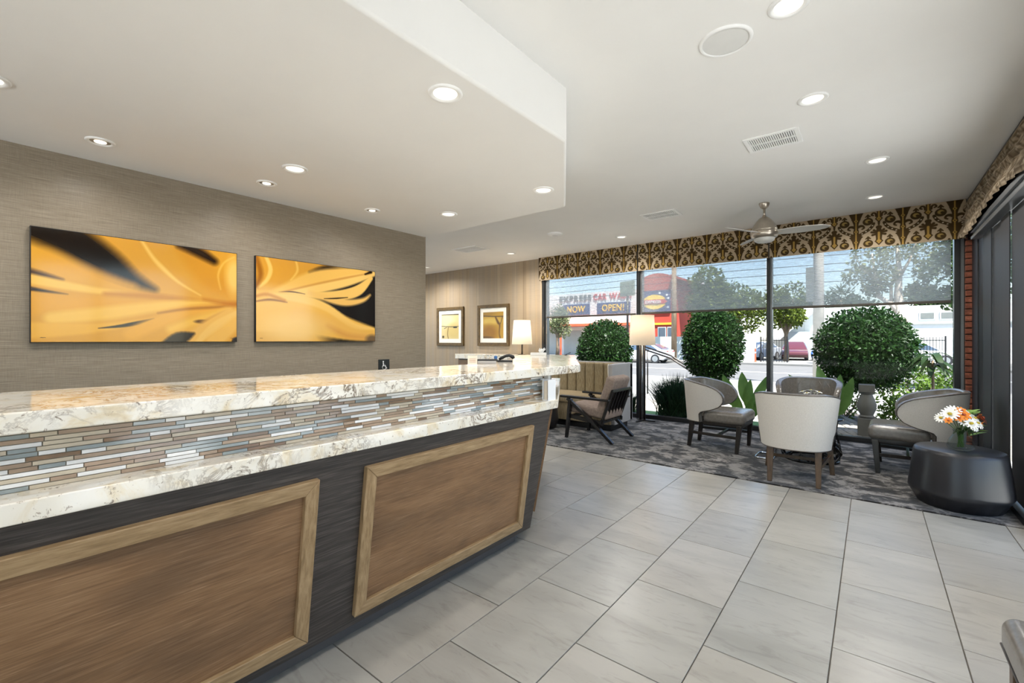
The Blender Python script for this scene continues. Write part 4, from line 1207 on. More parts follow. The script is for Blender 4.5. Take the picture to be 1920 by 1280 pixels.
MB().lathe([(0.04, -0.0265), (0.038, -0.031), (0, -0.031)], 20, cap=False).build('sensor_cap', 'white_plastic', sd, smooth=True)

# ceiling fan
fan = thing('ceiling_fan', 'brushed nickel ceiling fan with three silver blades', 'ceiling fan', (-0.93, 5.63, 0))
MB().lathe([(0.052, ZC), (0.052, ZC - 0.012), (0.040, ZC - 0.045), (0.022, ZC - 0.06), (0.0, ZC - 0.06)], 28, cap=False).build('canopy', 'nickel', fan, smooth=True)
MB().lathe([(0.012, ZC - 0.055), (0.012, 2.60)], 16).build('downrod', 'nickel', fan, smooth=True)
MB().lathe([(0.014, 2.63), (0.022, 2.61), (0.045, 2.595), (0.075, 2.565), (0.105, 2.52), (0.128, 2.47), (0.135, 2.455), (0.133, 2.45), (0.137, 2.445), (0.138, 2.41), (0.128, 2.385), (0.105, 2.37)], 40).build('motor_housing', 'nickel', fan, auto=50)
MB().lathe([(0.104, 2.372), (0.098, 2.345), (0.075, 2.33), (0.0, 2.325)], 32, cap=False).build('light_kit', 'fan_light', fan, smooth=True)
fwd = Vector((-math.sin(R(38.65)), math.cos(R(38.65)), 0)); rgt = Vector((math.cos(R(38.65)), math.sin(R(38.65)), 0))
for a in (-35, 85, 205):
    dv = rgt * math.cos(R(a)) + fwd * math.sin(R(a))
    sv = Vector((-dv.y, dv.x, 0))
    mb = MB(); vv = []; NB = 12
    for i in range(NB + 1):
        s = i / NB
        L = 0.10 + 0.50 * s
        hw = 0.045 + 0.022 * math.sin(PI * min(1, s * 1.1)) - (0.05 * max(0, (s - 0.86) / 0.14) ** 2)
        hw = max(hw, 0.006)
        pitch = 0.26
        for k_ in (-1, 1):
            for dz in (-0.003, 0.003):
                p = dv * L + sv * (hw * k_) + Vector((0, 0, 2.425 - k_ * hw * pitch + dz))
                vv.append(p)
    ff = []
    for i in range(NB):
        o = i * 4; q = o + 4
        ff += [(o + 1, o + 3, q + 3, q + 1), (o, q, q + 2, o + 2), (o, o + 1, q + 1, q), (o + 2, q + 2, q + 3, o + 3)]
    ff += [(0, 2, 3, 1), (NB * 4, NB * 4 + 1, NB * 4 + 3, NB * 4 + 2)]
    mb.add(vv, ff)
    bl = mb.build('blade', 'fan_blade', fan, auto=50)
    MB().beam(dv * 0.09 + Vector((0, 0, 2.43)), dv * 0.17 + Vector((0, 0, 2.428)), 0.05, 0.012).build('blade_iron', 'nickel', bl)

# ------------------------------------------------------------------ barrel chairs
PHI = [(0.30, 74), (0.40, 74), (0.425, 77), (0.45, 86), (0.475, 99), (0.51, 111), (0.56, 118), (0.62, 119), (0.67, 115), (0.71, 107), (0.745, 95), (0.775, 79), (0.80, 59), (0.812, 42)]
def phimax(z):
    for (z0, p0), (z1, p1) in zip(PHI[:-1], PHI[1:]):
        if z <= z1:
            return p0 + (p1 - p0) * (z - z0) / (z1 - z0)
    return PHI[-1][1]
def shell_pt(u, z, off):
    """point of the barrel back: u in -1..1 round the back, off = inset"""
    ph_ = phimax(z) * u
    a_ = 0.272 + 0.055 * min(1, (z - 0.30) / 0.45) - off
    b_ = 0.315 + 0.03 * min(1, (z - 0.30) / 0.45) - off
    s_ = 1 if ph_ >= 0 else -1
    ap = abs(ph_)
    if ap <= 90:
        e = 0.82
        x = a_ * (math.sin(R(ap)) ** e if ap > 0 else 0); y = -b_ * (math.cos(R(ap)) ** e)
    else:
        x = a_ * (1 - 0.06 * ((ap - 90) / 30) ** 2); y = R(ap - 90) * 0.30
    return Vector((s_ * x, y - 0.02, z))
def shell_grid(zs, nu, off, mb):
    base = len(mb.v)
    vv = [shell_pt(-1 + 2 * i / nu, z, off) for z in zs for i in range(nu + 1)]
    ff = [(j * (nu + 1) + i, j * (nu + 1) + i + 1, (j + 1) * (nu + 1) + i + 1, (j + 1) * (nu + 1) + i) for j in range(len(zs) - 1) for i in range(nu)]
    mb.add(vv, ff)
    return base
PHI = [(0.30 + (z - 0.30) * 0.925, a) for z, a in PHI]
ZSH = [0.30, 0.36, 0.40, 0.425, 0.44, 0.46, 0.48, 0.505, 0.535, 0.57, 0.61, 0.645, 0.68, 0.71, 0.735, 0.757, 0.775, 0.79, 0.802, 0.809, 0.812]
ZSH = [0.30 + (z - 0.30) * 0.925 for z in ZSH]
def rim_loop(off):
    left = [shell_pt(-1, z, off) for z in ZSH]
    top_ = [shell_pt(-1 + 2 * i / 40, ZSH[-1], off) for i in range(1, 40)]
    right = [shell_pt(1, z, off) for z in reversed(ZSH)]
    return left + top_ + right
def rounded_box(dims, r_, seg, mat, name, parent, crown=0.0):
    """cushion: box with spherical corners; crown swells the top face"""
    x0, x1, y0, y1, z0, z1 = dims
    cen = Vector(((x0 + x1) / 2, (y0 + y1) / 2, (z0 + z1) / 2))
    h = Vector(((x1 - x0) / 2, (y1 - y0) / 2, (z1 - z0) / 2))
    def ticks(hh):
        e = [-hh + r_ * (1 - math.tan(R(45) * (1 - i / seg))) for i in range(seg)]
        inner = [-hh + r_ + (2 * hh - 2 * r_) * i / 5 for i in range(6)]
        return e + inner + [-v for v in reversed(e)]
    T = [ticks(h[0]), ticks(h[1]), ticks(h[2])]
    mb = MB()
    for ax in range(3):
        u_, v_ = (ax + 1) % 3, (ax + 2) % 3
        for s in (-1, 1):
            vv = []
            for a_ in T[u_]:
                for b_ in T[v_]:
                    q = [0, 0, 0]
                    q[ax] = s * h[ax]; q[u_] = a_; q[v_] = b_
                    q = Vector(q)
                    inn = Vector([max(-h[i] + r_, min(h[i] - r_, q[i])) for i in range(3)])
                    d_ = q - inn
                    q = inn + d_.normalized() * r_
                    fx, fy = q.x / h.x, q.y / h.y
                    if q.z > 0:
                        q.z += crown * max(0, 1 - fx * fx) * max(0, 1 - fy * fy)
                    vv.append(q + cen)
            nb = len(T[v_])
            mb.add(vv, [(i * nb + j, (i + 1) * nb + j, (i + 1) * nb + j + 1, i * nb + j + 1) for i in range(len(T[u_]) - 1) for j in range(nb - 1)])
    return mb.build(name, mat, parent, smooth=True, weld=True)
def barrel_chair(label, loc, rz, legs_mat='ebony'):
    t = thing('barrel_chair', label, 'chair', loc, rz, 'barrel chairs')
    mb = MB(); shell_grid(ZSH, 44, 0.0, mb)
    a = rim_loop(0.0); b = rim_loop(0.008)
    mb.build('back_shell', 'fabric_light', t, smooth=True)
    mb = MB(); shell_grid(ZSH, 44, 0.052, mb)
    # padded edge that joins the outer cloth to the inner leather
    l0, l1, l2 = rim_loop(0.0), [p + Vector((0, 0, 0.012)) for p in rim_loop(0.026)], rim_loop(0.052)
    for i, p in enumerate(l1):
        if i < 14 or i > len(l1) - 15:
            p.y += 0.014; p.z -= 0.006
    n = len(l0)
    mb.add(l0 + l1 + l2, [(i, i + 1, n + i + 1, n + i) for i in range(n - 1)] + [(n + i, n + i + 1, 2 * n + i + 1, 2 * n + i) for i in range(n - 1)])
    lining = mb.build('back_lining', 'leather', t, smooth=True, label='pewter leather inner back')
    MB().tube(rim_loop(-0.001), 0.0042, 6).build('nailhead_trim', 'trim_nails', t, smooth=True)
    MB().tube([shell_pt(-1 + 2 * i / 40, 0.303, -0.002) for i in range(41)], 0.0042, 6).build('nailhead_trim', 'trim_nails', t, smooth=True)
    # vertical seams on the inner back
    for u in (-0.42, -0.21, 0.0, 0.21, 0.42):
        MB().tube([shell_pt(u, z, 0.0535) for z in (0.46, 0.54, 0.61, 0.68, 0.745)], 0.003, 5).build('seam', 'leather', lining, smooth=True)
    rounded_box((-0.255, 0.255, -0.10, 0.338, 0.302, 0.438), 0.048, 5, 'leather', 'seat', t, 0.012)
    MB().box(-0.235, 0.235, -0.10, 0.315, 0.278, 0.315).build('seat_rail', legs_mat, t, bevel=0.004)
    for s in (-1, 1):
        MB().beam((s * 0.235, 0.285, 0.30), (s * 0.262, 0.262, 0.0), 0.052, 0.050, (0, 1, 0), 0.036, 0.034).build('leg', legs_mat, t, bevel=0.003)
        MB().beam((s * 0.175, -0.235, 0.31), (s * 0.178, -0.275, 0.0), 0.050, 0.055, (0, 1, 0), 0.036, 0.036).build('leg', legs_mat, t, bevel=0.003)
        MB().beam((s * 0.183, -0.25, 0.165), (s * 0.243, 0.268, 0.165), 0.022, 0.030).build('stretcher', legs_mat, t, bevel=0.002)
    MB().beam((-0.218, 0.05, 0.165), (0.218, 0.05, 0.165), 0.022, 0.028).build('cross_stretcher', legs_mat, t, bevel=0.002)
    return t
CH = barrel_chair('barrel chair in front with its pale linen back to the camera and brown legs', (-0.535, 4.79, 0.012), R(2), 'walnut')
barrel_chair('left barrel chair in profile facing right, beside the middle window', (-1.40, 5.605, 0.012), R(-92))
barrel_chair('right barrel chair in profile facing left, behind the black drum table', (0.315, 5.665, 0.012), R(88))
barrel_chair('far barrel chair facing the camera with its pewter leather inner back showing', (-0.585, 6.26, 0.012), R(181))
bs = thing('leather_stool', 'grey leather stool cut off at the lower right corner of the picture', 'stool', (0.57, 1.635, 0.004))
rounded_box((-0.28, 0.28, -0.28, 0.28, 0.352, 0.455), 0.035, 5, 'leather', 'seat', bs, 0.010)
MB().box(-0.265, 0.265, -0.265, 0.265, 0.315, 0.362).build('seat_rail', 'walnut', bs, bevel=0.004)
MB().tube([(-0.276, -0.276, 0.362), (-0.276, 0.276, 0.362), (0.276, 0.276, 0.362), (0.276, -0.276, 0.362)], 0.0045, 6, closed=True).build('nailhead_trim', 'trim_nails', bs, smooth=True)
for sx in (-1, 1):
    for sy in (-1, 1):
        MB().beam((sx * 0.240, sy * 0.240, 0.335), (sx * 0.245, sy * 0.245, 0.0), 0.046, 0.046, (0, 1, 0), 0.034, 0.034).build('leg', 'walnut', bs, bevel=0.003)

# ------------------------------------------------------------------ coffee table with lattice base, flowers on it
ctb = thing('coffee_table', 'round black coffee table with openwork lattice base behind the front chair', 'table', (-0.50, 5.60, 0.012))
MB().lathe([(0.0, 0.43), (0.27, 0.43), (0.285, 0.437), (0.285, 0.448), (0.275, 0.455), (0.0, 0.455)], 40, cap=False).build('table_top', 'black_wood', ctb, auto=40)
lat = MB()
rl = random.Random(5)
ZR = [0.012, 0.10, 0.20, 0.31, 0.425]
RR = [0.24, 0.265, 0.235, 0.215, 0.23]
NC = 13
def lp(j, i):
    a = 2 * PI * (i + 0.5 * (j % 2)) / NC + 0.13 * math.sin(3.1 * i + j * 1.7)
    return Vector((RR[j] * math.cos(a), RR[j] * math.sin(a), ZR[j] + (0.02 * math.sin(i * 2.3 + j) if 0 < j < 4 else 0)))
for j in range(4):
    for i in range(NC):
        p = lp(j, i)
        lat.tube([p, (p + lp(j + 1, i)) / 2 * 1.0, lp(j + 1, i)], 0.010, 6)
        q2 = lp(j + 1, i - 1 if j % 2 == 0 else i + 1)
        if (i + j) % 3 != 0:
            lat.tube([p, q2], 0.009, 6)
for j in (0, 4):
    lat.tube([(RR[j] * math.cos(2 * PI * i / 40), RR[j] * math.sin(2 * PI * i / 40), ZR[j]) for i in range(40)], 0.012, 6, closed=True)
lat.build('lattice_base', 'black_wood', ctb, smooth=True)

cst = thing('accent_table', 'chrome C-shaped accent table, its floor loop showing behind the front chair', 'table', (-0.88, 5.42, 0.012))
loop = []
for (cx_, cy_, a0) in ((0.05, 0.10, 0), (-0.05, 0.10, 90), (-0.05, -0.10, 180), (0.05, -0.10, 270)):
    for a in range(0, 91, 18):
        loop.append((cx_ + 0.035 * math.cos(R(a0 + a)), cy_ + 0.035 * math.sin(R(a0 + a)), 0.010))
MB().tube(loop, 0.009, 8, closed=True).build('floor_loop', 'chrome', cst, smooth=True)
MB().tube([(0.085, 0.05, 0.012), (0.085, 0.05, 0.52)], 0.009, 8).build('upright', 'chrome', cst, smooth=True)
MB().lathe([(0.0, 0.52), (0.13, 0.52), (0.135, 0.526), (0.13, 0.534), (0.0, 0.534)], 32, Matrix.Translation((0.07, 0.0, 0)), cap=False).build('table_top', 'black_wood', cst, smooth=False)

# blossoms: a small white posy on the coffee table and the bouquet on the drum table
def blossom(mb_p, mb_e, c, nrm, rad, np_=11, cup=0.25, layers=1):
    nrm = Vector(nrm).normalized()
    s = nrm.orthogonal().normalized(); b = nrm.cross(s)
    c = Vector(c)
    for L in range(layers):
        for i in range(np_):
            a = 2 * PI * (i + 0.5 * L) / np_
            d = (s * math.cos(a) + b * math.sin(a))
            w_ = d.cross(nrm)
            rr = rad * (1 - 0.25 * L)
            p0 = c + d * rr * 0.12; p1 = c + d * rr * 0.6 + nrm * rr * (cup + 0.25 * L); p2 = c + d * rr + nrm * rr * (cup * 0.8 + 0.3 * L)
            hw = rr * 1.9 / np_
            vv = [p0 - w_ * hw * 0.4, p0 + w_ * hw * 0.4, p1 + w_ * hw, p2 + w_ * hw * 0.5, p2 - w_ * hw * 0.5, p1 - w_ * hw]
            vv2 = [p - nrm * 0.0012 for p in vv]
            mb_p.add(vv + vv2, [(0, 1, 2, 5), (5, 2, 3, 4), (7, 6, 11, 8), (8, 11, 10, 9), (0, 6, 7, 1), (1, 7, 8, 2), (2, 8, 9, 3), (3, 9, 10, 4), (4, 10, 11, 5), (5, 11, 6, 0)])
    if mb_e is not None:
        mb_e.ell(c + nrm * rad * (0.12 + 0.1 * layers), rad * 0.26, rad * 0.26, rad * 0.2, 10, 6)
ps = thing('white_posy', 'small white posy in a pot on the coffee table, just over the front chair', 'flowers', (-0.50, 5.62, 0.467))
MB().lathe([(0.03, 0), (0.045, 0.01), (0.05, 0.06), (0.038, 0.09)], 24).build('pot', 'white_plastic', ps, smooth=True)
MB().tube([(0, 0, 0.08), (0, 0, 0.19)], 0.02, 8).build('stem', 'stem', ps, smooth=True)
for (dx, dy, dz, rr) in ((-0.07, 0, 0.235, 0.035), (0.0, 0.02, 0.25, 0.04), (0.07, -0.01, 0.24, 0.035), (0.03, 0.05, 0.225, 0.03), (-0.03, -0.03, 0.225, 0.03)):
    mp_, me_ = MB(), MB()
    blossom(mp_, me_, (dx, dy, dz), (dx, dy, 0.2), rr, 9)
    mp_.tube([(0, 0, 0.12), (dx * 0.7, dy * 0.7, dz - 0.03), (dx, dy, dz)], 0.003, 5)
    f_ = mp_.build('blossom', 'petal_white', ps)
    me_.build('flower_eye', 'flower_eye', f_, smooth=True)

# ------------------------------------------------------------------ black drum side table and bouquet
def facet(a, j):
    k_ = 10
    h = PI / k_
    x = (a + 0.2) % (2 * h) - h
    return 1.0 - 0.3 * (1.0 - math.cos(h) / math.cos(x)) * (1.0 if 0 < j else 0.2) - (0.0)
def drum(label, loc, rz=0.0, s=1.0):
    t = thing('drum_side_table', label, 'table', loc, rz, 'black drum side tables')
    prof = [(0.225, 0.0), (0.235, 0.004), (0.284, 0.095), (0.294, 0.112), (0.293, 0.130), (0.262, 0.395), (0.256, 0.412), (0.245, 0.420)]
    MB().lathe([(r * s, z) for r, z in prof], 60, mod=facet).build('drum_body', 'black_drum', t, auto=35)
    MB().lathe([(0.244 * s, 0.4195), (0.238 * s, 0.422), (0.0, 0.422)], 60, cap=False).build('table_top', 'black_drum', t, auto=35)
    return t
drum('black faceted drum table carrying the bouquet at the right', (0.510, 4.735, 0.012), 0.3)
drum('black drum table mostly hidden between the counter end and the settee', (-3.66, 5.26, 0.012), 0.0, 0.8)

bq = thing('flower_bouquet', 'glass vase of white, orange and rust flowers on the black drum table', 'flowers', (0.515, 4.70, 0.434))
MB().lathe([(0.0, 0.001), (0.055, 0.001), (0.074, 0.012), (0.079, 0.03), (0.066, 0.075), (0.044, 0.115), (0.040, 0.135), (0.046, 0.145), (0.043, 0.145), (0.037, 0.134), (0.041, 0.113), (0.062, 0.074), (0.073, 0.032), (0.05, 0.012), (0.0, 0.010)], 36, cap=False).build('vase', 'vase_glass', bq, smooth=True, label='clear glass vase')
rb = random.Random(11)
def bq_flower(u, w, z, rad, petal, eye='flower_eye', np_=11, layers=1):
    """u across the view, w toward the viewer"""
    p = rgt * u - fwd * w + Vector((0, 0, z))
    mp_, me_ = MB(), MB()
    blossom(mp_, me_, p, (p.x * 1.0 - fwd.x * 0.08, p.y - fwd.y * 0.08, 0.10), rad, np_, 0.22, layers)
    f_ = mp_.build('blossom', petal, bq)
    me_.build('flower_eye', eye, f_, smooth=True)
    base = Vector((rb.uniform(-0.02, 0.02), rb.uniform(-0.02, 0.02), 0.02))
    MB().tube([base, Vector((p.x * 0.2, p.y * 0.2, 0.14)), p * 0.75 + Vector((0, 0, 0.03)), p], 0.0028, 5).build('stem', 'stem', f_, smooth=True)
for (u, w, z, rad) in ((-0.10, 0.02, 0.265, 0.055), (-0.055, 0.0, 0.285, 0.05), (-0.145, 0.0, 0.235, 0.04), (0.0, 0.07, 0.205, 0.05), (0.055, 0.06, 0.205, 0.048), (0.06, 0.03, 0.235, 0.052), (-0.03, 0.05, 0.215, 0.04), (0.02, 0.0, 0.28, 0.04), (0.015, 0.08, 0.175, 0.03)):
    bq_flower(u, w, z, rad, 'petal_white', np_=13)
for (u, w, z, rad) in ((-0.02, 0.04, 0.262, 0.045), (-0.015, 0.02, 0.29, 0.035), (-0.065, 0.05, 0.245, 0.035), (-0.14, 0.05, 0.225, 0.026)):
    bq_flower(u, w, z, rad, 'petal_orange', 'petal_rust', 7)
for (u, w, z, rad) in ((0.125, 0.02, 0.235, 0.048), (0.10, -0.02, 0.245, 0.035)):
    bq_flower(u, w, z, rad, 'petal_rust', 'petal_rust', 9, 2)
for (u, z, q) in ((0.16, 0.25, 0.02), (0.165, 0.20, 0.0), (0.15, 0.225, 0.03)):
    mb = MB(); p = rgt * u + fwd * q + Vector((0, 0, z)); p0 = rgt * (u - 0.07) + Vector((0, 0, z - 0.02))
    for i in range(9):
        q0 = p0 + (p - p0) * (i / 9.0)
        mb.tube([q0, q0 + rgt * 0.025 + Vector((0, 0, 0.012 * (-1) ** i))], [0.004, 0.0015], 5)
    mb.tube([p0, p], 0.002, 5)
    mb.build('plume', 'petal_orange', bq, smooth=True)
def leaf_blade(mb, a, b, w, bend=0.0, side=None, n=8, fold=0.15):
    a, b = Vector(a), Vector(b)
    t_ = (b - a); L = t_.length; t_.normalize()
    s = Vector(side) if side else t_.cross(Vector((0, 0, 1)))
    if s.length < 1e-3: s = t_.orthogonal()
    s.normalize(); u = s.cross(t_).normalized()
    vv = []
    for i in range(n + 1):
        f = i / n
        c = a + t_ * L * f + Vector((0, 0, -bend * L * f * f))
        hw = w / 2 * (math.sin(PI * min(1, 0.06 + 0.94 * f) ** 0.85) ** 0.8 + 0.02)
        vv += [c - s * hw + u * hw * fold, c, c + s * hw + u * hw * fold]
    ff = []
    for i in range(n):
        o = i * 3
        ff += [(o, o + 1, o + 4, o + 3), (o + 1, o + 2, o + 5, o + 4)]
    mb.add(vv, ff)
for (u, z, w, L, sz) in ((0.07, 0.28, 0.0, 0.05, 0.05), (0.10, 0.30, 0.02, 0.06, 0.055), (0.13, 0.285, 0.0, 0.05, 0.05), (0.09, 0.29, -0.02, 0.05, 0.05), (0.11, 0.19, 0.05, 0.07, 0.05), (0.13, 0.135, 0.03, 0.07, 0.055), (0.09, 0.16, 0.07, 0.08, 0.05)):
    mb = MB(); p = rgt * u - fwd * w + Vector((0, 0, z)); p0 = rgt * (u * 0.55) + Vector((0, 0, z - 0.03))
    leaf_blade(mb, p0, p + (p - p0).normalized() * L * 0.4, sz, 0.1)
    mb.build('leaf', 'leaf_bright', bq, smooth=True)
for i in range(9):
    a = -2.6 + i * 0.28
    p = rgt * (math.cos(a) * 0.10) - fwd * 0.05 + Vector((0, 0, 0.16 + 0.02 * math.sin(i * 2)))
    mb = MB(); leaf_blade(mb, p * 0.35 + Vector((0, 0, 0.09)), p, 0.022, 0.1); leaf_blade(mb, p * 0.7 + Vector((0, 0, 0.045)), p + rgt * -0.02 + Vector((0, 0, -0.03)), 0.016, 0.1)
    mb.build('leaf', 'leaf_droop', bq, smooth=True)

# ------------------------------------------------------------------ lounge chair (slatted back, Z-shaped sides), facing -X
lc = thing('lounge_chair', 'black wooden lounge chair with slatted back and taupe cushions', 'chair', (-2.72, 5.19, 0.012))
for s in (-1, 1):
    y = s * 0.285
    MB().beam((-0.315, y, 0.0), (-0.255, y, 0.49), 0.034, 0.038, (0, 1, 0), 0.036, 0.070).build('leg', 'black_wood', lc, bevel=0.003)
    MB().beam((0.325, y, 0.0), (0.06, y, 0.235), 0.036, 0.036, (0, 1, 0), 0.038, 0.066).build('leg', 'black_wood', lc, bevel=0.003)
    MB().beam((0.08, y, 0.22), (-0.30, y, 0.50), 0.038, 0.062, (0, 1, 0), 0.036, 0.044).build('brace', 'black_wood', lc, bevel=0.003)
    MB().beam((-0.40, y, 0.522), (0.28, y, 0.512), 0.062, 0.028, (0, 0, 1), 0.046, 0.026).build('armrest', 'black_wood', lc, bevel=0.006)
    MB().beam((0.16, s * 0.245, 0.235), (0.305, s * 0.245, 0.635), 0.026, 0.040, (0, 1, 0)).build('back_post', 'black_wood', lc, bevel=0.003)
    MB().beam((-0.27, s * 0.262, 0.275), (0.19, s * 0.262, 0.225), 0.024, 0.05).build('seat_rail', 'black_wood', lc, bevel=0.003)
MB().beam((0.308, -0.262, 0.625), (0.308, 0.262, 0.625), 0.026, 0.034).build('back_rail', 'black_wood', lc, bevel=0.003)
MB().beam((0.163, -0.285, 0.245), (0.163, 0.285, 0.245), 0.026, 0.045).build('back_rail', 'black_wood', lc, bevel=0.003)
MB().beam((-0.26, -0.275, 0.275), (-0.26, 0.275, 0.275), 0.026, 0.045).build('front_rail', 'black_wood', lc, bevel=0.003)
for i in range(5):
    y = -0.17 + 0.085 * i
    MB().beam((0.168, y, 0.255), (0.303, y, 0.620), 0.014, 0.046, (1, 0, 0)).build('slat', 'black_wood', lc, bevel=0.002)
c1_ = rounded_box((-0.31, 0.22, -0.235, 0.235, -0.06, 0.06), 0.035, 4, 'taupe', 'seat_cushion', lc, 0.012)
c1_.location = (0.0, 0, 0.345); c1_.rotation_euler = (0, R(7), 0)
c2_ = rounded_box((-0.06, 0.06, -0.232, 0.232, -0.25, 0.25), 0.035, 4, 'taupe', 'back_cushion', lc, 0.0)
c2_.location = (0.19, 0, 0.55); c2_.rotation_euler = (0, R(19), 0)

# ------------------------------------------------------------------ settee against the window
st = wthing('settee', 'tan channel-back settee with high grey vinyl end under the window', 'sofa', (-3.6, 5.85, 0.012))
SX0, SX1 = -4.55, -2.70
wpart(MB().box(SX0, SX1 - 0.06, 5.60, 6.12, 0.012, 0.10), 'plinth', 'black_wood', st)
wpart(MB().box(SX0, SX1 - 0.055, 5.555, 6.13, 0.10, 0.35), 'seat_base', 'tweed', st, bevel=0.01)
sc_ = rounded_box((SX0, SX1 - 0.06, 5.53, 6.03, 0.345, 0.475), 0.035, 3, 'tweed', 'seat_cushion', st, 0.006); sc_.location = -st.location
wpart(MB().box(SX0, SX1, 6.08, 6.17, 0.10, 0.915), 'back_board', 'grey_vinyl', st, bevel=0.01)
ch_w = 0.155
x = SX1 - 0.065
while x > SX0 + 0.05:
    xa = max(SX0, x - ch_w)
    o = rounded_box((xa + 0.002, x - 0.002, 5.99, 6.085, 0.44, 0.915), 0.028, 3, 'tweed', 'back_channel', st, 0.0); o.location = -st.location
    x -= ch_w
wpart(MB().tube([(SX0, 6.04, 0.925), (SX1 - 0.06, 6.04, 0.925)], 0.007, 6), 'piping', 'grey_vinyl', st, smooth=True)
# high end wing with a swept front edge
wy = [(5.60, 0.10), (5.56, 0.30), (5.535, 0.55), (5.515, 0.75), (5.505, 0.90), (5.52, 0.925), (6.16, 0.925), (6.16, 0.10)]
vv = [(SX1 - 0.06, y, z) for y, z in wy] + [(SX1, y, z) for y, z in wy]
nn_ = len(wy)
wpart(MB().add(vv, [tuple(range(nn_))[::-1], tuple(range(nn_, 2 * nn_))] + [(i, (i + 1) % nn_, nn_ + (i + 1) % nn_, nn_ + i) for i in range(nn_)]), 'end_wing', 'grey_vinyl', st, bevel=0.012, seg=3)
vv = [(SX1 - 0.075, y + 0.01, z) for y, z in wy] + [(SX1 - 0.058, y + 0.01, z) for y, z in wy]
wpart(MB().add([(a_, min(b_, 6.1), min(c_, 0.905)) for a_, b_, c_ in vv], [tuple(range(nn_))[::-1], tuple(range(nn_, 2 * nn_))] + [(i, (i + 1) % nn_, nn_ + (i + 1) % nn_, nn_ + i) for i in range(nn_)]), 'wing_lining', 'tweed', st)
wpart(MB().tube([(SX1 - 0.06, y - 0.002, z) for y, z in wy[:6]], 0.006, 6), 'piping', 'shade_white', st, smooth=True)

# ------------------------------------------------------------------ lamps
fl = thing('floor_lamp', 'floor lamp with cream drum shade and twin dark poles before the window mullion', 'lamp', (-2.735, 6.60, 0.012))
for (a, L) in ((20, 0.19), (140, 0.16), (260, 0.16)):
    MB().beam((0, 0, 0.016), (L * math.cos(R(a)), L * math.sin(R(a)), 0.010), 0.05, 0.024, (0, 0, 1), 0.03, 0.014).build('foot', 'dark_metal', fl, bevel=0.003)
MB().tube([(-0.028, -0.01, 0.01), (-0.028, -0.01, 1.25)], 0.016, 12).build('pole', 'dark_metal', fl, smooth=True)
MB().tube([(0.030, 0.012, 0.01), (0.030, 0.012, 1.25)], 0.016, 12).build('pole', 'dark_metal', fl, smooth=True)
MB().tube([(0.0, 0.0, 0.01), (0.0, 0.0, 1.28)], 0.010, 10).build('pole', 'chrome', fl, smooth=True)
MB().lathe([(0.193, 1.158), (0.174, 1.612), (0.171, 1.612), (0.190, 1.158), (0.193, 1.158)], 48, cap=False).build('lamp_shade', 'shade_cream', fl, smooth=False, auto=40)
MB().lathe([(0.025, 1.27), (0.035, 1.30), (0.035, 1.36), (0.02, 1.39), (0, 1.40)], 16).build('bulb', 'fan_light', fl, smooth=True)
MB().beam((-0.175, 0, 1.55), (0.175, 0, 1.55), 0.006, 0.006).build('shade_spider', 'dark_metal', fl)
light_in('lamp', fl, (0, 0, 1.46), 3.8, 0.05, (1.0, 0.90, 0.78))

cb = wthing('service_console', 'granite topped console in front of the striped wall', 'console', (-5.8, 6.5, 0.012))
wpart(MB().box(-6.40, -4.84, 6.30, 6.84, 0.012, 0.885), 'cabinet', 'dark_wood', cb)
for i in range(3):
    d_ = wpart(MB().box(-6.38 + i * 0.515, -5.88 + i * 0.515, 6.282, 6.30, 0.06, 0.86), 'cabinet_door', 'panel_wood', cb, bevel=0.003)
    MB().tube([(-5.92 + i * 0.515, 6.272, 0.55), (-5.92 + i * 0.515, 6.272, 0.72)], 0.006, 8).build('handle', 'nickel', d_, smooth=True)
wpart(MB().box(-6.44, -4.82, 6.25, 6.86, 0.885, 0.975), 'countertop', 'granite', cb, bevel=0.004)

tl = thing('table_lamp', 'lit table lamp with white shade on the granite console', 'lamp', (-4.965, 6.50, 0.975))
MB().lathe([(0.07, 0), (0.07, 0.012), (0.02, 0.018)], 28).build('base', 'dark_metal', tl, auto=40)
MB().tube([(0, 0, 0.012), (0, 0, 0.36)], 0.012, 12).build('stem', 'dark_metal', tl, smooth=True)
MB().lathe([(0.186, 0.195), (0.150, 0.63), (0.147, 0.63), (0.183, 0.195), (0.186, 0.195)], 48, cap=False).build('lamp_shade', 'shade_white', tl, auto=40)
MB().lathe([(0.015, 0.35), (0.03, 0.38), (0.03, 0.43), (0, 0.46)], 16).build('bulb', 'fan_light', tl, smooth=True)
MB().beam((-0.15, 0, 0.58), (0.15, 0, 0.58), 0.006, 0.006).build('shade_spider', 'dark_metal', tl)
light_in('lamp', tl, (0, 0, 0.50), 5.0, 0.05, (1.0, 0.84, 0.64))

# ------------------------------------------------------------------ outside: ground
struct('ground', MB().box(-90, 70, -40, 120, -0.62, -0.50), 'asphalt', 'pale asphalt ground around the building')
struct('garden_bed', MB().box(-9, 2.4, YW + 0.06, 9.7, -0.5, -0.06), 'soil', 'narrow planting bed of pale soil outside the windows')
struct('sidewalk_near', MB().prism([(9.7, -0.5), (9.7, -0.10), (19.4, -0.32), (19.4, -0.5)], -80, 60, Matrix(((0, 0, 1, 0), (1, 0, 0, 0), (0, 1, 0, 0), (0, 0, 0, 1)))), 'sidewalk', 'sunlit concrete sidewalk just outside the planting bed')
struct('road', MB().box(-90, 60, 19.4, 34.2, -0.5, -0.45), 'asphalt', 'sunlit street beyond the windows')
struct('sidewalk_far', MB().box(-90, 60, 34.2, 37.2, -0.5, -0.33), 'concrete', 'far sidewalk across the street')
struct('parking_lot', MB().box(-90, 60, 37.2, 80, -0.5, -0.34), 'concrete', 'pale parking lot across the street')
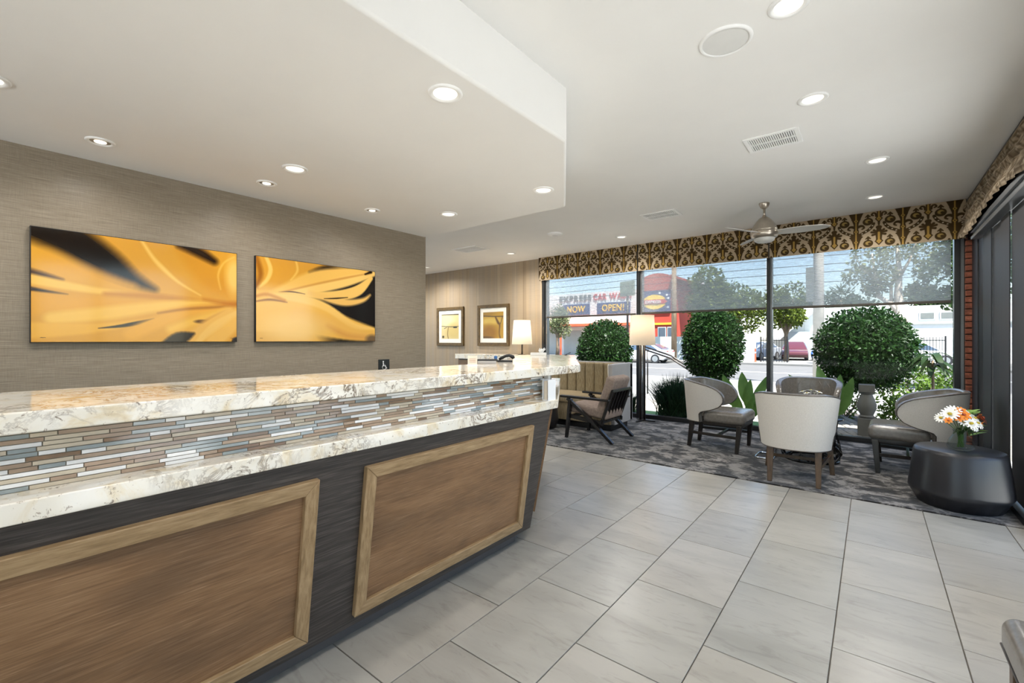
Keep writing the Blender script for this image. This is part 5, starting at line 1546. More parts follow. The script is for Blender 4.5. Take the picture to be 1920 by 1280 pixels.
struct('bounce_pavement_side', MB().box(XR + 0.10, 22, -20, YW + 0.2, -0.5, -0.05), 'bounce_concrete', 'unseen pale pavement added outside the right side to bounce daylight in')  # added out of view as a daylight reflector
struct('sun_block_overhang', MB().box(XR + 0.06, 2.05, -3.5, YW + 0.3, ZC + 0.02, ZC + 0.14), 'ceiling', 'unseen flat overhang added to keep direct sun out of the right side')  # added out of view, sized to block the sun
struct('bounce_pavement_rear', MB().box(-24, XR + 0.10, -20, -3.36, -0.5, -0.05), 'bounce_concrete', 'unseen pale forecourt added behind the lobby to bounce daylight in')  # added behind the rear glass, reflects sun inward
rl_ = struct('lane_line', MB().box(-60, 40, 26.6, 26.75, -0.45, -0.446), 'white_stucco', 'white painted lane line on the street')
struct('turf_strip', MB().box(-3.9, -1.2, YW + 0.07, 8.0, -0.06, -0.045), 'turf', 'strip of green artificial turf outside the middle window')

# brick pavers, laid at a slant, to the right of the bed
pv = struct('brick_path', MB().prism([(-1.15, YW + 0.08), (0.62, YW + 0.08), (0.40, 8.0), (-0.42, 10.6), (-1.35, 10.6)], -0.075, -0.035), 'mortar', 'path of pale brick pavers outside the right window')
pvm = MB().box(-0.098, 0.098, -0.047, 0.047, 0, 0.03).mesh('paver', 'paver')
bm_ = bmesh.new(); bm_.from_mesh(pvm)
bmesh.ops.bevel(bm_, geom=[e for e in bm_.edges if e.verts[0].co.z > 0.01 and e.verts[1].co.z > 0.01], offset=0.006, segments=1, affect='EDGES'); bm_.to_mesh(pvm); bm_.free()
ang = math.atan2(-1.6, 0.5)
ca, sa = math.cos(ang), math.sin(ang)
npv = 0
for j in range(-20, 22):
    for i in range(-14, 14):
        lx, ly = i * 0.204 + (0.102 if j % 2 else 0), j * 0.102
        X, Y = -0.3 + ca * lx - sa * ly, 8.6 + sa * lx + ca * ly
        if Y < YW + 0.16 or Y > 9.6 or X < -1.05 or npv >= 290:
            continue
        if X > 0.36 - 0.3 * (Y - 7.0) if Y > 8.3 else X > 0.42:
            continue
        put('paver', pvm, pv, (X, Y, -0.036 + rng.uniform(-0.003, 0.003)), (0, 0, ang + rng.uniform(-0.02, 0.02)))
        npv += 1

# ------------------------------------------------------------------ outside: plants close to the glass
def topiary(label, x, y, z, rx, rz_, seed, n=9500):
    t = thing('topiary', label, 'shrub', (x, y, -0.06), 0, 'clipped topiary balls outside the windows')
    zc = z + 0.06
    fol = in_ellipsoid((0, 0, zc), rx, rx, rz_, 0.72, 0.05)
    leaf_cloud('foliage', n, fol, 0.062, 'leaf_topiary', t, seed, 0.55, 2.1, 0.35)
    mb = MB()
    mb.tube([(0, 0, 0), (0.02, 0.01, zc * 0.5), (0, 0, zc)], [0.05, 0.04, 0.035], 8)
    mb.build('trunk', 'bark', t, smooth=True)
    mb = MB()
    for i in range(9):
        a = i * 0.7 + seed; e = rng.uniform(0.1, 0.9)
        mb.tube([(0, 0, zc - rz_ * 0.6), (rx * 0.3 * math.cos(a), rx * 0.3 * math.sin(a), zc - 0.1), (rx * 0.7 * math.cos(a), rx * 0.7 * math.sin(a), zc + rz_ * (e - 0.4))], [0.02, 0.014, 0.006], 6)
    mb.build('branch', 'bark', t, smooth=True)
    # dense inner twig ball that keeps the crown from being see-through
    MB().ell((0, 0, zc), rx * 0.76, rx * 0.76, rz_ * 0.78, 20, 14).build('inner_foliage', 'leaf_topiary', t, smooth=True)
    return t
topiary('clipped topiary ball outside the left window, above the settee', -4.39, 8.6, 1.02, 0.56, 0.66, 3)
topiary('clipped topiary ball outside the middle window, above the left barrel chair', -2.25, 8.6, 1.15, 0.50, 0.68, 4)
topiary('largest clipped topiary ball outside the right window, behind the far barrel chair', -0.09, 8.6, 1.12, 0.63, 0.62, 5)

def grass_bush(label, x, y, w, h, seed, n=420):
    t = thing('grass_bush', label, 'plant', (x, y, -0.06), 0, 'spiky grass clumps')
    r = random.Random(seed)
    V, F = [], []
    for _ in range(n):
        a = r.uniform(0, 2 * PI); lean = r.uniform(0.0, 1.0) ** 0.7
        b0 = Vector((r.gauss(0, 0.10) * w, r.gauss(0, 0.10) * w, 0))
        L = h * r.uniform(0.7, 1.08)
        d = Vector((math.cos(a) * lean * w * 0.6, math.sin(a) * lean * w * 0.5, L * (1 - 0.25 * lean)))
        s = Vector((-math.sin(a), math.cos(a), 0)) * r.uniform(0.006, 0.011)
        m_ = b0 + d * 0.5 + Vector((0, 0, L * 0.10))
        o = len(V)
        V += [b0 - s, b0 + s, m_ + s * 0.8, m_ - s * 0.8, b0 + d]
        F += [(o, o + 1, o + 2, o + 3), (o + 3, o + 2, o + 4)]
    me = bpy.data.meshes.new('blades'); me.from_pydata([tuple(v) for v in V], [], F); me.materials.append(MAT['leaf_grass']); me.update()
    o = put('blades', me, t); o['kind'] = 'stuff'
    MB().ell((0, 0, 0.16 * h), w * 0.26, w * 0.26, h * 0.2, 12, 8).build('crown', 'leaf_grass', t, smooth=True)
grass_bush('large dark spiky grass clump outside the middle window', -2.50, 7.5, 0.98, 0.78, 1, 1500)
grass_bush('small spiky grass clump outside, behind the lounge chair and floor lamp', -3.28, 7.35, 0.38, 0.50, 2, 320)
grass_bush('low spiky grass clump outside, left of the far barrel chair', -1.16, 7.9, 0.36, 0.55, 3, 200)

def paddle_plant(label, x, y, leaves, seed):
    t = thing('paddle_leaf_plant', label, 'plant', (x, y, -0.06), 0, 'paddle-leaved plants outside the windows')
    r = random.Random(seed)
    for (dx, dy, h, L, w, tilt) in leaves:
        base = Vector((dx * 0.25, dy * 0.25, 0)); knee = Vector((dx * 0.6, dy * 0.6, h - L)); tip = Vector((dx + tilt, dy, h))
        lf = MB(); leaf_blade(lf, knee, tip, w, 0.05, (math.cos(r.uniform(-0.6, 0.6)), math.sin(r.uniform(-0.6, 0.6)), 0), 10, 0.3)
        o = lf.build('leaf', 'leaf_strelitzia', t, smooth=True)
        MB().tube([base, (base + knee) / 2 + Vector((0, 0, 0.02)), knee], [0.012, 0.010, 0.007], 6).build('stalk', 'stem', o, smooth=True)
paddle_plant('paddle-leaved plant with upright green leaves beside the left barrel chair', -1.48, 7.55,
             [(-0.22, 0.0, 0.80, 0.50, 0.17, -0.12), (-0.05, 0.1, 0.84, 0.48, 0.16, -0.04), (0.03, 0.0, 0.74, 0.46, 0.17, 0.02), (0.12, 0.05, 0.80, 0.48, 0.15, 0.14), (0.16, 0.0, 0.56, 0.40, 0.14, 0.10), (-0.14, -0.05, 0.58, 0.42, 0.16, -0.05), (-0.34, 0.05, 0.76, 0.46, 0.16, -0.2), (0.05, -0.08, 0.46, 0.36, 0.13, 0.03)], 3)
paddle_plant('paddle-leaved plant rising beside the far barrel chair and the topiary', -0.50, 7.65,
             [(-0.20, 0.05, 0.83, 0.36, 0.13, -0.26), (0.02, 0.0, 0.98, 0.55, 0.17, -0.12), (0.10, 0.05, 0.86, 0.5, 0.16, 0.06), (0.26, -0.05, 0.84, 0.55, 0.15, 0.04), (0.14, 0.0, 0.62, 0.4, 0.12, 0.14), (-0.06, -0.04, 0.66, 0.4, 0.14, -0.06), (0.02, 0.1, 0.5, 0.34, 0.12, 0.1)], 5)

def droopy(label, x, y):
    t = thing('drooping_leaf_plant', label, 'plant', (x, y, -0.06))
    MB().tube([(0, 0, 0), (0.01, 0, 0.5), (0, 0, 1.04)], [0.022, 0.018, 0.012], 8).build('stem', 'bark', t, smooth=True)
    r = random.Random(9)
    for i in range(26):
        a = i * 2.4; zz = 1.02 + r.uniform(-0.10, 0.12)
        L = r.uniform(0.26, 0.40)
        d = Vector((math.cos(a), math.sin(a), 0))
        mb = MB(); leaf_blade(mb, Vector((0, 0, zz)) + d * 0.02, Vector((0, 0, zz)) + d * L * 0.9 + Vector((0, 0, r.uniform(0.0, 0.12))), 0.075, 0.75, None, 8, 0.25)
        mb.build('leaf', 'leaf_droop', t, smooth=True)
droopy('drooping large-leaved plant outside, above the right barrel chair', 0.62, 8.05)

def shrub(label, x, y, z, rx, ry, rz_, seed, mat='leaf_shrub', n=900, leaf=0.07):
    t = thing('low_shrub', label, 'shrub', (x, y, -0.06), 0, 'loose low shrubs outside the right window')
    leaf_cloud('foliage', n, in_ellipsoid((0, 0, z + 0.06), rx, ry, rz_, 0.2, 0.1), leaf, mat, t, seed, 0.4, 2.0, 0.0)
    mb = MB(); r = random.Random(seed)
    for i in range(7):
        a = i * 0.9
        mb.tube([(r.uniform(-.05, .05), r.uniform(-.05, .05), 0), (rx * 0.5 * math.cos(a), ry * 0.5 * math.sin(a), z * 0.7), (rx * 0.8 * math.cos(a), ry * 0.8 * math.sin(a), z + rz_ * 0.6)], [0.01, 0.008, 0.003], 5)
    mb.build('stems', 'bark', t, smooth=True)
shrub('yellow-green loose shrub outside between topiary and drooping plant', 0.50, 9.45, 0.45, 0.45, 0.3, 0.45, 21)
shrub('green leafy shrub outside, low behind the seat of the right barrel chair', 0.36, 7.85, 0.22, 0.30, 0.28, 0.30, 22)
shrub('loose shrub outside near the corner pier, behind the drooping plant', 0.86, 8.95, 0.36, 0.42, 0.34, 0.44, 23, n=1200)
shrub('straggly shrub outside behind the stone baluster', -0.35, 9.25, 0.30, 0.40, 0.3, 0.34, 24, n=500)

bal = thing('stone_baluster', 'weathered cast stone baluster outside the right window', 'baluster', (-0.055, 7.55, -0.036))
MB().box(-0.095, 0.095, -0.095, 0.095, 0, 0.26).build('base_block', 'stone', bal, bevel=0.008)
MB().lathe([(0.075, 0.26), (0.085, 0.28), (0.07, 0.30), (0.10, 0.38), (0.105, 0.44), (0.08, 0.52), (0.06, 0.57), (0.075, 0.585), (0.08, 0.60)], 28).build('vase_shaft', 'stone', bal, auto=50)
MB().box(-0.085, 0.085, -0.085, 0.085, 0.60, 0.70).build('cap_block', 'stone', bal, bevel=0.008)

hr = wthing('handrail', 'slanting steel handrail outside the middle window', 'handrail', (-3.2, 11.2, -0.13))
for dz in (0.0, -0.07):
    wpart(MB().tube([(-4.6, 11.2, 1.08 + dz), (-3.9, 11.2, 0.86 + dz), (-2.85, 11.2, 0.20 + dz)], 0.022, 8), 'rail', 'dark_metal', hr, smooth=True)
for (x, z) in ((-4.5, 1.0), (-3.2, 0.36)):
    wpart(MB().tube([(x, 11.2, -0.14), (x, 11.2, z)], 0.02, 8), 'post', 'dark_metal', hr, smooth=True)

# ------------------------------------------------------------------ outside: across the street
def tree(label, x, y, h_trunk, crown, n, leaf, mat, seed, r_tr=0.16, bark='bark', ground=-0.34, clumps=None, group='street trees'):
    t = thing('street_tree', label, 'tree', (x, y, ground), 0, group)
    cx_, cz_, rx, rz_ = crown
    MB().tube([(0, 0, 0), (0.05, 0, h_trunk * 0.5), (cx_ * 0.5, 0, h_trunk), (cx_, 0, cz_ + 0.2 * rz_)], [r_tr * 1.2, r_tr, r_tr * 0.8, r_tr * 0.3], 10).build('trunk', bark, t, smooth=True)
    r = random.Random(seed)
    cl = clumps or [(cx_ + rx * r.uniform(-0.55, 0.55), r.uniform(-0.4, 0.4) * rx, cz_ + rz_ * r.uniform(-0.55, 0.6), r.uniform(0.38, 0.62)) for _ in range(9)]
    def where(rr):
        c = cl[rr.randrange(len(cl))]
        return in_ellipsoid((c[0], c[1], c[2]), rx * c[3], rx * c[3], rz_ * c[3], 0.55, 0.08)(rr)
    leaf_cloud('foliage', n, where, leaf, mat, t, seed, 0.4, 1.7)
    mb = MB()
    for c in cl:
        mb.tube([(cx_ * 0.5, 0, h_trunk), ((c[0] + cx_ * 0.5) / 2, c[1] / 2, (c[2] + h_trunk) / 2 + 0.1), (c[0], c[1], c[2])], [r_tr * 0.5, r_tr * 0.3, r_tr * 0.1], 6)
    mb.build('branch', bark, t, smooth=True)
    return t
tree('big rounded yellow-green tree across the street in the middle window', -8.7, 37.6, 2.2, (0, 4.7, 2.7, 2.5), 9000, 0.26, 'leaf_tree', 31)
tree('smaller green tree across the street beside the second mullion', -5.0, 38.9, 1.9, (0, 4.0, 1.35, 1.7), 3500, 0.24, 'leaf_tree', 32)
tree('low dark green tree across the street left of the big rounded tree', -10.1, 42.6, 1.4, (0, 2.9, 1.2, 1.2), 2600, 0.22, 'leaf_far', 37)
tree('sparse olive tree across the street at the left edge of the left window', -24.6, 38.0, 1.6, (0, 3.3, 1.5, 1.7), 2600, 0.22, 'leaf_grey', 33)
tree('leafy tree hanging into the right edge of the right window', 2.75, 20.6, 2.2, (0, 4.1, 1.55, 2.1), 4500, 0.17, 'leaf_far', 34, ground=-0.34)
tree('distant round tree beyond the parking lot left of the concrete pole', -6.6, 62, 2.5, (0, 4.9, 2.0, 1.9), 1800, 0.4, 'leaf_far', 35, group='distant trees')
tree('distant broad tree beyond the parking lot right of the concrete pole', -1.2, 64, 2.5, (0, 4.6, 3.4, 1.7), 2200, 0.4, 'leaf_far', 36, group='distant trees')
tree('distant dark tree beyond the white block at the right', 4.8, 60, 2.5, (0, 5.0, 3.0, 2.4), 2400, 0.4, 'leaf_far', 38, group='distant trees')

# forked pale-barked tree
sy = thing('sycamore_tree', 'pale forked tree with sparse leaves across the street in the right window', 'tree', (1.5, 34.9, -0.33), 0, 'street trees')
MB().tube([(0, 0, 0), (-0.08, 0, 1.4), (-0.16, 0, 2.8), (-0.30, 0, 4.2), (-0.25, 0, 5.6), (-0.35, 0, 7.2)], [0.34, 0.31, 0.27, 0.20, 0.14, 0.08], 12).build('trunk', 'pale_bark', sy, smooth=True)
for pts, rs in (([(-0.16, 0, 2.9), (-0.60, 0, 3.7), (-1.20, 0, 4.2), (-1.35, 0, 5.4), (-1.5, 0, 6.8)], [0.18, 0.15, 0.12, 0.09, 0.05]), ([(-0.6, 0, 3.7), (-0.62, 0.1, 4.8), (-0.35, 0.1, 5.8)], [0.09, 0.08, 0.05]),
                ([(-0.27, 0, 5.2), (0.2, 0, 6.2), (0.5, 0, 7.2)], [0.10, 0.07, 0.04]), ([(-1.3, 0, 5.2), (-2.0, 0, 5.9), (-2.3, 0, 6.8)], [0.06, 0.04, 0.02])):
    MB().tube(pts, rs, 9).build('branch', 'pale_bark', sy, smooth=True)
cl_s = [(-1.6, 0, 6.5, 1.1), (-0.4, 0, 7.2, 1.2), (0.7, 0, 6.9, 1.1), (-2.2, 0.2, 5.6, 0.8), (-0.9, 0, 5.4, 0.8), (0.9, 0.1, 5.6, 0.7), (-1.4, 0.1, 4.7, 0.6), (0.6, 0.3, 4.5, 0.6)]
def where_s(rr):
    c = cl_s[rr.randrange(len(cl_s))]
    return in_ellipsoid(c[:3], c[3], c[3], c[3] * 0.8, 0.2, 0.1)(rr)
leaf_cloud('foliage', 2600, where_s, 0.22, 'leaf_grey', sy, 40, 0.4, 1.7)

# palms beyond the lot
def palm(label, x, y, h, seed):
    t = thing('palm_tree', label, 'tree', (x, y, -0.34), 0, 'distant palms')
    MB().tube([(0, 0, 0), (0.1, 0, h * 0.5), (0, 0, h)], [0.22, 0.17, 0.15], 8).build('trunk', 'bark', t, smooth=True)
    leaf_cloud('fronds', 420, in_ellipsoid((0, 0, h + 0.1), 1.1, 1.1, 1.0, 0.3, 0.05), 0.6, 'leaf_far', t, seed, 0.7, 5.0, 0.3)
palm('palm beyond the lot just right of the concrete pole', -2.4, 54.5, 5.6, 3)
palm('taller palm beyond the lot behind the concrete pole', -4.9, 57, 5.6, 4)

def lettering(txt, x, y, z, size, mat, parent, name='lettering', width=None):
    cu = bpy.data.curves.new(name, 'FONT')
    cu.body = txt; cu.size = size; cu.extrude = 0.03; cu.offset = size * 0.012; cu.space_character = 1.12; cu.align_x = 'CENTER'; cu.align_y = 'CENTER'
    cu.materials.append(MAT[mat])
    tmp = put(name, cu, None)
    bpy.context.view_layer.update()
    me = bpy.data.meshes.new_from_object(tmp.evaluated_get(bpy.context.evaluated_depsgraph_get()))
    bpy.data.objects.remove(tmp)
    if width:
        xs_ = [v.co.x for v in me.vertices]
        me.transform(Matrix.Diagonal((width / (max(xs_) - min(xs_)), 1, 1, 1)))
    me.name = name
    return put(name, me, parent, (x, y, z), (R(90), 0, 0))

# car wash: white hall with lettering and two blue banners
cw = thing('car_wash_hall', 'white car wash hall with grey and red lettering and blue banners', 'building', (-22.5, 42.0, -0.34))
MB().box(-8.0, 5.0, 0.0, 7.0, 0, 6.35).build('wall', 'white_stucco', cw)
MB().box(-8.0, 5.0, 0.0, 7.0, 6.35, 6.55).build('parapet', 'white_stucco', cw)
lettering('EXPRESS', -2.4, -0.06, 6.0, 0.86, 'sign_grey', cw, width=3.9)
lettering('CAR', 0.55, -0.06, 6.0, 0.86, 'sign_red', cw, width=1.5)
lettering('WASH', 2.85, -0.06, 6.0, 0.86, 'sign_red', cw, width=2.35)
for (x0, x1, txt) in ((-3.9, -0.62, 'NOW'), (0.25, 3.88, 'OPEN!')):
    b = MB().box(x0, x1, -0.07, -0.005, 4.25, 5.40).build('banner', 'sign_blue', cw)
    lettering(txt, (x0 + x1) / 2, -0.12, 4.82, 0.95, 'sign_yellow', b, width=(x1 - x0) * 0.66)
for i in range(4):
    MB().box(-6.6 + i * 2.8, -4.4 + i * 2.8, -0.03, 0.02, 0, 2.6).build('bay_door', 'grey_stucco', cw)
MB().box(-7.5, 5.0, -1.8, 0.0, 3.0, 3.25).build('canopy', 'orange_canopy', cw)
for x in (-7.2, -3.2, 0.8, 4.6):
    MB().box(x - 0.08, x + 0.08, -1.7, -1.54, 0, 3.0).build('canopy_post', 'orange_canopy', cw)

rt = thing('red_tower', 'red arched-roof car wash tower with blue logo board', 'building', (-15.2, 40.0, -0.34))
arc_p = [(-1.9, 0.0), (1.85, 0.0), (1.85, 7.0)] + [(1.85 - 3.75 * i / 12, 7.0 + 0.62 * math.sin(PI * i / 12) ** 0.9) for i in range(1, 12)] + [(-1.9, 6.9)]
MB().add([(x, 0, z) for x, z in arc_p] + [(x, 4.5, z) for x, z in arc_p],
         [tuple(range(len(arc_p)))[::-1], tuple(range(len(arc_p), 2 * len(arc_p)))] + [(i, (i + 1) % len(arc_p), len(arc_p) + (i + 1) % len(arc_p), len(arc_p) + i) for i in range(len(arc_p))]).build('wall', 'red_stucco', rt)
MB().add([(x, y, z) for y in (-0.5, 5.0) for (x, z) in ((1.4, 7.15), (3.7, 6.25), (3.7, 6.42), (1.4, 7.35))], [(3, 2, 1, 0), (4, 5, 6, 7), (0, 1, 5, 4), (1, 2, 6, 5), (2, 3, 7, 6), (3, 0, 4, 7)]).build('eave', 'red_stucco', rt)
lg = MB().box(-1.72, 1.25, -0.12, -0.005, 4.05, 6.05).build('logo_board', 'sign_blue', rt)
mb = MB()
for s, z0 in ((1, 5.24), (-1, 4.80)):
    pp = [(-1.18 + 2.0 * i / 14, z0 + s * 0.44 * math.sin(PI * i / 14) ** 0.6) for i in range(15)]
    mb.add([(x, -0.16, z) for x, z in pp] + [(x, -0.12, z) for x, z in pp], [tuple(range(15)), tuple(range(15, 30))[::-1]] + [(i, (i + 1) % 15, 15 + (i + 1) % 15, 15 + i) for i in range(15)])
mb.build('yellow_emblem', 'sign_yellow', lg)
MB().add([(x, y, z) for y in (-0.18, -0.13) for (x, z) in ((-1.3, 4.82), (0.72, 4.82), (0.98, 5.02), (0.72, 5.22), (-1.3, 5.22))], [(0, 1, 2, 3, 4), (9, 8, 7, 6, 5)] + [(i, (i + 1) % 5, 5 + (i + 1) % 5, 5 + i) for i in range(5)]).build('red_ribbon', 'sign_red', lg)
lettering('EXPRESS', -0.28, -0.21, 5.02, 0.36, 'sign_white', lg)
for (x, z) in ((0.95, 5.6), (1.05, 4.5), (-1.5, 5.7), (-1.55, 4.4), (0.3, 5.8), (1.08, 5.3)):
    MB().lathe([(0.10, -0.01), (0.10, 0.01)], 10, Matrix.Translation((x, -0.13, z)) @ Matrix.Rotation(R(90), 4, 'X')).build('bubble', 'sign_white', lg)
MB().box(-0.4, 1.7, -0.10, 0.0, 2.95, 3.12).build('yellow_band', 'sign_yellow', rt)
for x in (0.1, 0.95):
    w_ = MB().box(x, x + 0.75, -0.06, 0.02, 1.75, 2.75).build('window', 'grey_stucco', rt)
    MB().box(x + 0.06, x + 0.69, -0.075, -0.055, 1.82, 2.68).build('pane', 'car_glass', w_)
wb = thing('white_annex', 'white annex wall with sloping roofline right of the red tower', 'building', (-11.2, 45.3, -0.34))
MB().add([(x, y, z) for y in (0, 5) for (x, z) in ((-3.2, 0), (2.4, 0), (2.4, 4.6), (0.6, 5.9), (-1.9, 7.3), (-3.2, 7.6))], [(0, 1, 2, 3, 4, 5), (11, 10, 9, 8, 7, 6)] + [(i, (i + 1) % 6, 6 + (i + 1) % 6, 6 + i) for i in range(6)]).build('wall', 'white_stucco', wb)
for z in (1.5, 2.4):
    MB().box(-1.3, -0.8, -0.05, 0.01, z, z + 0.4).build('notice', 'sign_grey', wb)
bb = thing('billboard', 'grey-green billboard seen from behind above the car wash', 'billboard', (-16.4, 36.4, -0.33))
Mbb = Matrix.Translation((0, 0, 0)) @ Matrix.Rotation(R(-18), 4, 'Z')
MB().box(-0.8, 0.75, -0.08, 0.08, 5.35, 6.62, Mbb).build('panel', 'billboard', bb)
MB().tube([(0, 0, 0), (0, 0, 5.4)], 0.10, 10, Mbb).build('post', 'dark_metal', bb, smooth=True)
gw = thing('grey_boundary_wall', 'low grey wall with gate across the street behind the white car', 'wall', (-12.8, 36.9, -0.33))
MB().box(-3.6, 1.0, -0.08, 0.08, 0, 1.85).build('wall_panel', 'grey_stucco', gw)
g_ = MB().box(1.0, 2.6, -0.05, 0.05, 0.05, 1.85).build('gate', 'sign_grey', gw)
MB().box(1.18, 1.24, -0.09, -0.05, 0.8, 1.1).build('latch', 'dark_metal', g_)
wf = thing('white_boundary_wall', 'low white wall across the street below the big tree', 'wall', (-7.6, 37.2, -0.33))
MB().box(-2.2, 0.9, -0.08, 0.08, 0, 1.72).build('wall_panel', 'white_stucco', wf)
ob = thing('orange_bollard', 'orange bollard post on the far sidewalk', 'bollard', (-6.55, 36.2, -0.33))
MB().lathe([(0.11, 0), (0.11, 0.03), (0.055, 0.05), (0.05, 0.95), (0.0, 0.98)], 14, cap=False).build('post', 'orange_plastic', ob, auto=50)
MB().lathe([(0.054, 0.6), (0.054, 0.72)], 14).build('band', 'sign_white', ob, smooth=True)

pkg = thing('white_block_building', 'white building with a diagonal stair buttress behind the lot', 'building', (-3.9, 46.5, -0.34))
MB().box(-3.2, 4.3, 0.0, 5.0, 0, 4.3).build('wall', 'white_stucco', pkg)
MB().add([(x, y, z) for y in (-1.2, 0) for (x, z) in ((-3.0, 1.6), (-2.4, 1.6), (0.4, 4.3), (-0.6, 4.3))], [(3, 2, 1, 0), (4, 5, 6, 7), (0, 1, 5, 4), (1, 2, 6, 5), (2, 3, 7, 6), (3, 0, 4, 7)]).build('buttress', 'white_stucco', pkg)
MB().box(-1.9, 4.3, -0.9, 0, 0, 2.3).build('lower_wall', 'grey_stucco', pkg)
for x in (-2.2, -0.7, 0.8, 2.3):
    MB().box(x - 0.01, x + 0.01, -0.012, 0.0, 2.3, 4.25).build('panel_joint', 'grey_stucco', pkg)
wr = thing('white_side_building', 'plain white building wall at the far right of the view', 'building', (4.2, 44.5, -0.34))
MB().box(-3.4, 6.0, 0, 5, 0, 4.1).build('wall', 'white_stucco', wr)
for (x0, x1) in ((-1.5, -0.6), (-0.4, 0.5), (0.7, 1.6)):
    f_ = MB().box(x0, x1, -0.05, 0.0, 3.05, 3.65).build('window_panel', 'grey_stucco', wr)
    MB().box(x0 + 0.1, x1 - 0.1, -0.065, -0.05, 3.15, 3.55).build('pane', 'sign_grey', f_)
MB().box(-3.4, 6.0, -0.10, 0.0, 2.75, 2.85).build('ledge', 'grey_stucco', wr)

def iron_fence(label, x0, x1, y, h, step):
    t = wthing('iron_fence', label, 'fence', ((x0 + x1) / 2, y, -0.33), 'black iron fences across the street')
    for z in (0.15, h - 0.22):
        wpart(MB().box(x0, x1, y - 0.02, y + 0.02, -0.33 + z, -0.33 + z + 0.05), 'rail', 'black_frame', t)
    pm = MB().box(-0.014, 0.014, -0.014, 0.014, 0, h).mesh('picket', 'black_frame')
    n = int((x1 - x0) / step)
    for i in range(n + 1):
        put('picket', pm, t, (x0 + (x1 - x0) * i / n - t.location.x, 0, 0))
    for x in (x0, x1):
        wpart(MB().box(x - 0.04, x + 0.04, y - 0.04, y + 0.04, -0.33, -0.33 + h + 0.06), 'post', 'black_frame', t)
iron_fence('black iron picket fence in front of the parked car at the right', 1.75, 3.35, 36.3, 1.75, 0.13)
iron_fence('black iron gate fence across the street left of the concrete pole', -6.3, -4.65, 36.8, 1.75, 0.16)

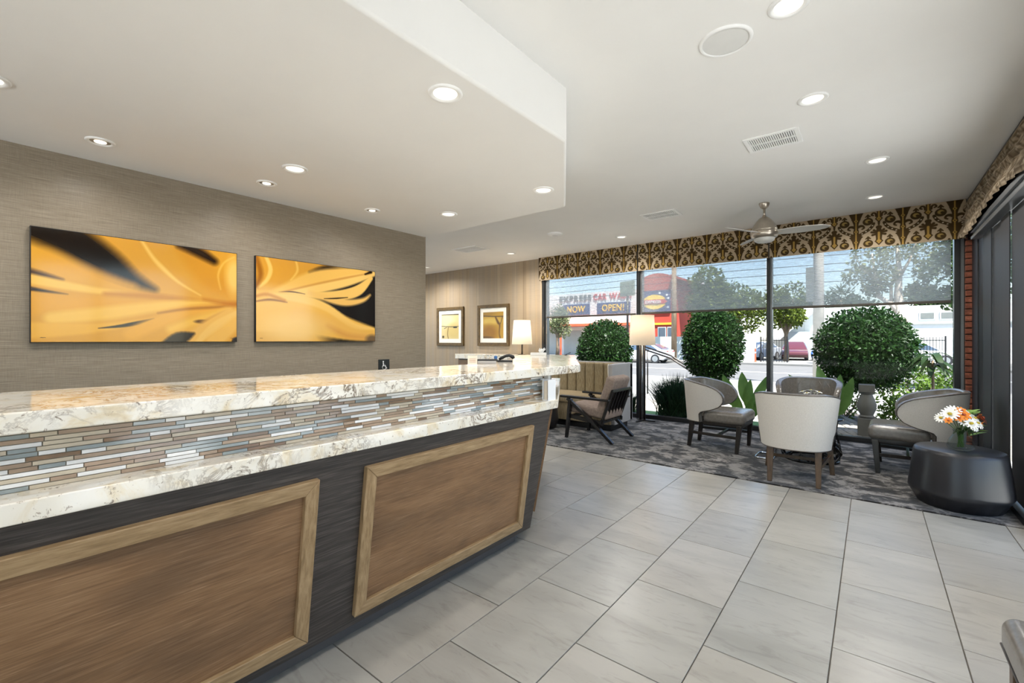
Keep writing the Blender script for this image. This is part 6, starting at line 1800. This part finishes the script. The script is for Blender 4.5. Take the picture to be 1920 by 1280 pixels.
def car(label, x, y, rz, paint, z=-0.45, L=4.4, H=1.45, group=None):
    t = thing('car', label, 'car', (x, y, z), rz, 'cars outside')
    h = L / 2
    side = [(-h, 0.42), (-h + 0.05, 0.62), (-h + 0.35, 0.78), (-h + 1.05, 0.90), (h - 0.75, 0.98), (h - 0.12, 0.98), (h, 0.80), (h - 0.02, 0.40), (h - 0.25, 0.24), (-h + 0.2, 0.22)]
    n = len(side)
    def slab(pts, w0, w1=None, zlo=None):
        vv = [(x_, -w0, z_) for x_, z_ in pts] + [(x_, w0, z_) for x_, z_ in pts]
        return MB().add(vv, [tuple(range(len(pts))), tuple(range(len(pts), 2 * len(pts)))[::-1]] + [(i, len(pts) + i, len(pts) + (i + 1) % len(pts), (i + 1) % len(pts)) for i in range(len(pts))])
    slab(side, 0.87).build('body', paint, t, bevel=0.06, seg=3)
    gh = [(-h + 0.95, 0.88), (-h + 1.75, H - 0.03), (-h + 2.3, H), (h - 1.15, H - 0.03), (h - 0.35, 0.96)]
    vv = [(x_, s * (0.82 if z_ < 1.0 else 0.62), z_) for s in (-1, 1) for x_, z_ in gh]
    MB().add(vv, [(0, 1, 2, 3, 4), (9, 8, 7, 6, 5)] + [(i, 5 + i, 5 + (i + 1) % 5, (i + 1) % 5) for i in range(5)]).build('cabin', paint, t, bevel=0.03)
    for s in (-1, 1):
        q = [(-h + 1.15, 0.95), (-h + 1.80, H - 0.10), (h - 1.25, H - 0.10), (h - 0.72, 1.0)]
        vv = [(x_, s * (0.80 if z_ < 1.02 else 0.655), z_) for x_, z_ in q] + [(x_, s * (0.835 if z_ < 1.02 else 0.675), z_) for x_, z_ in q]
        MB().add(vv, [(3, 2, 1, 0), (4, 5, 6, 7), (0, 1, 5, 4), (1, 2, 6, 5), (2, 3, 7, 6), (3, 0, 4, 7)]).build('side_window', 'car_glass', t)
        for xw in (-h + 0.85, h - 0.85):
            Mw = Matrix.Translation((xw, s * 0.80, 0.32)) @ Matrix.Rotation(R(90), 4, 'X')
            wh = MB().lathe([(0.20, -0.10), (0.32, -0.10), (0.335, -0.06), (0.335, 0.06), (0.32, 0.10), (0.20, 0.10)], 24, Mw).build('wheel', 'tyre', t, auto=40)
            MB().lathe([(0.0, -0.105 * 1), (0.21, -0.105), (0.21, 0.105), (0.0, 0.105)], 20, Mw, cap=False).build('alloy_rim', 'rim', wh)
        MB().box(h - 0.22, h - 0.02, s * 0.60 - 0.2, s * 0.60 + 0.2, 0.78, 0.90).build('tail_lamp', 'tail_red', t, bevel=0.01)
    vv = [(h - 0.42, -0.72, 1.0), (h - 0.42, 0.72, 1.0), (h - 1.10, 0.56, H - 0.08), (h - 1.10, -0.56, H - 0.08)]
    vv += [(a_ + 0.05, b_, c_ + 0.05) for a_, b_, c_ in vv]
    MB().add(vv, [(3, 2, 1, 0), (4, 5, 6, 7), (0, 1, 5, 4), (1, 2, 6, 5), (2, 3, 7, 6), (3, 0, 4, 7)]).build('rear_window', 'car_glass', t)
    return t
car('white car driving past in the middle window, right of the lamp pole', -13.7, 33.0, 0, 'car_white', H=1.42)
car('white car parked behind the iron fence at the right', 2.2, 39.2, R(180), 'car_white', -0.34)
car('silver car parked behind the iron gate across the street', -7.3, 41.4, R(75), 'car_silver', -0.34)
car('dark red car parked across the street beside the blue one', -4.9, 42.7, R(97), 'car_red', -0.34)
car('blue car parked by the grey wall across the street', -2.6, 43.2, R(85), 'car_blue', -0.34)

def pole(label, x, y, h, r, mat, ground, arms):
    t = thing('utility_pole', label, 'pole', (x, y, ground), 0, 'utility poles')
    MB().lathe([(r, 0), (r * 0.78, h)], 18).build('shaft', mat, t, smooth=True)
    for (z, L, dx) in arms:
        MB().box(dx - L, dx + L, -0.06, 0.06, z, z + 0.14).build('crossarm', 'wood_pole', t)
    return t
p1 = pole('thick pale concrete utility pole across the near sidewalk in the right window', -1.46, 19.0, 9.0, 0.175, 'concrete_pole', -0.31, [(6.6, 1.0, 0)])
MB().box(-0.36, -0.12, -0.15, 0.15, 2.9, 4.1).build('service_box', 'sign_grey', p1)
pole('thinner wooden utility pole across the street between red tower and white annex', -11.95, 35.0, 10.0, 0.21, 'wood_pole', -0.33, [(8.4, 1.2, 0)])
wi = 0
for (z, y) in ((6.95, 35.9), (6.4, 35.95), (5.9, 36.0), (5.25, 36.05)):
    o = MB().tube([(-45 + i * 7.5, y, z - 0.25 * math.sin(PI * ((i * 7.5) % 33) / 33)) for i in range(12)], 0.022, 5).build('overhead_wire', 'black_frame', None)
    tag(o, ['topmost overhead wire across the street', 'second overhead wire from the top across the street', 'third overhead wire from the top across the street', 'lowest overhead wire across the street'][wi], 'wire', 'overhead wires')
    wi += 1
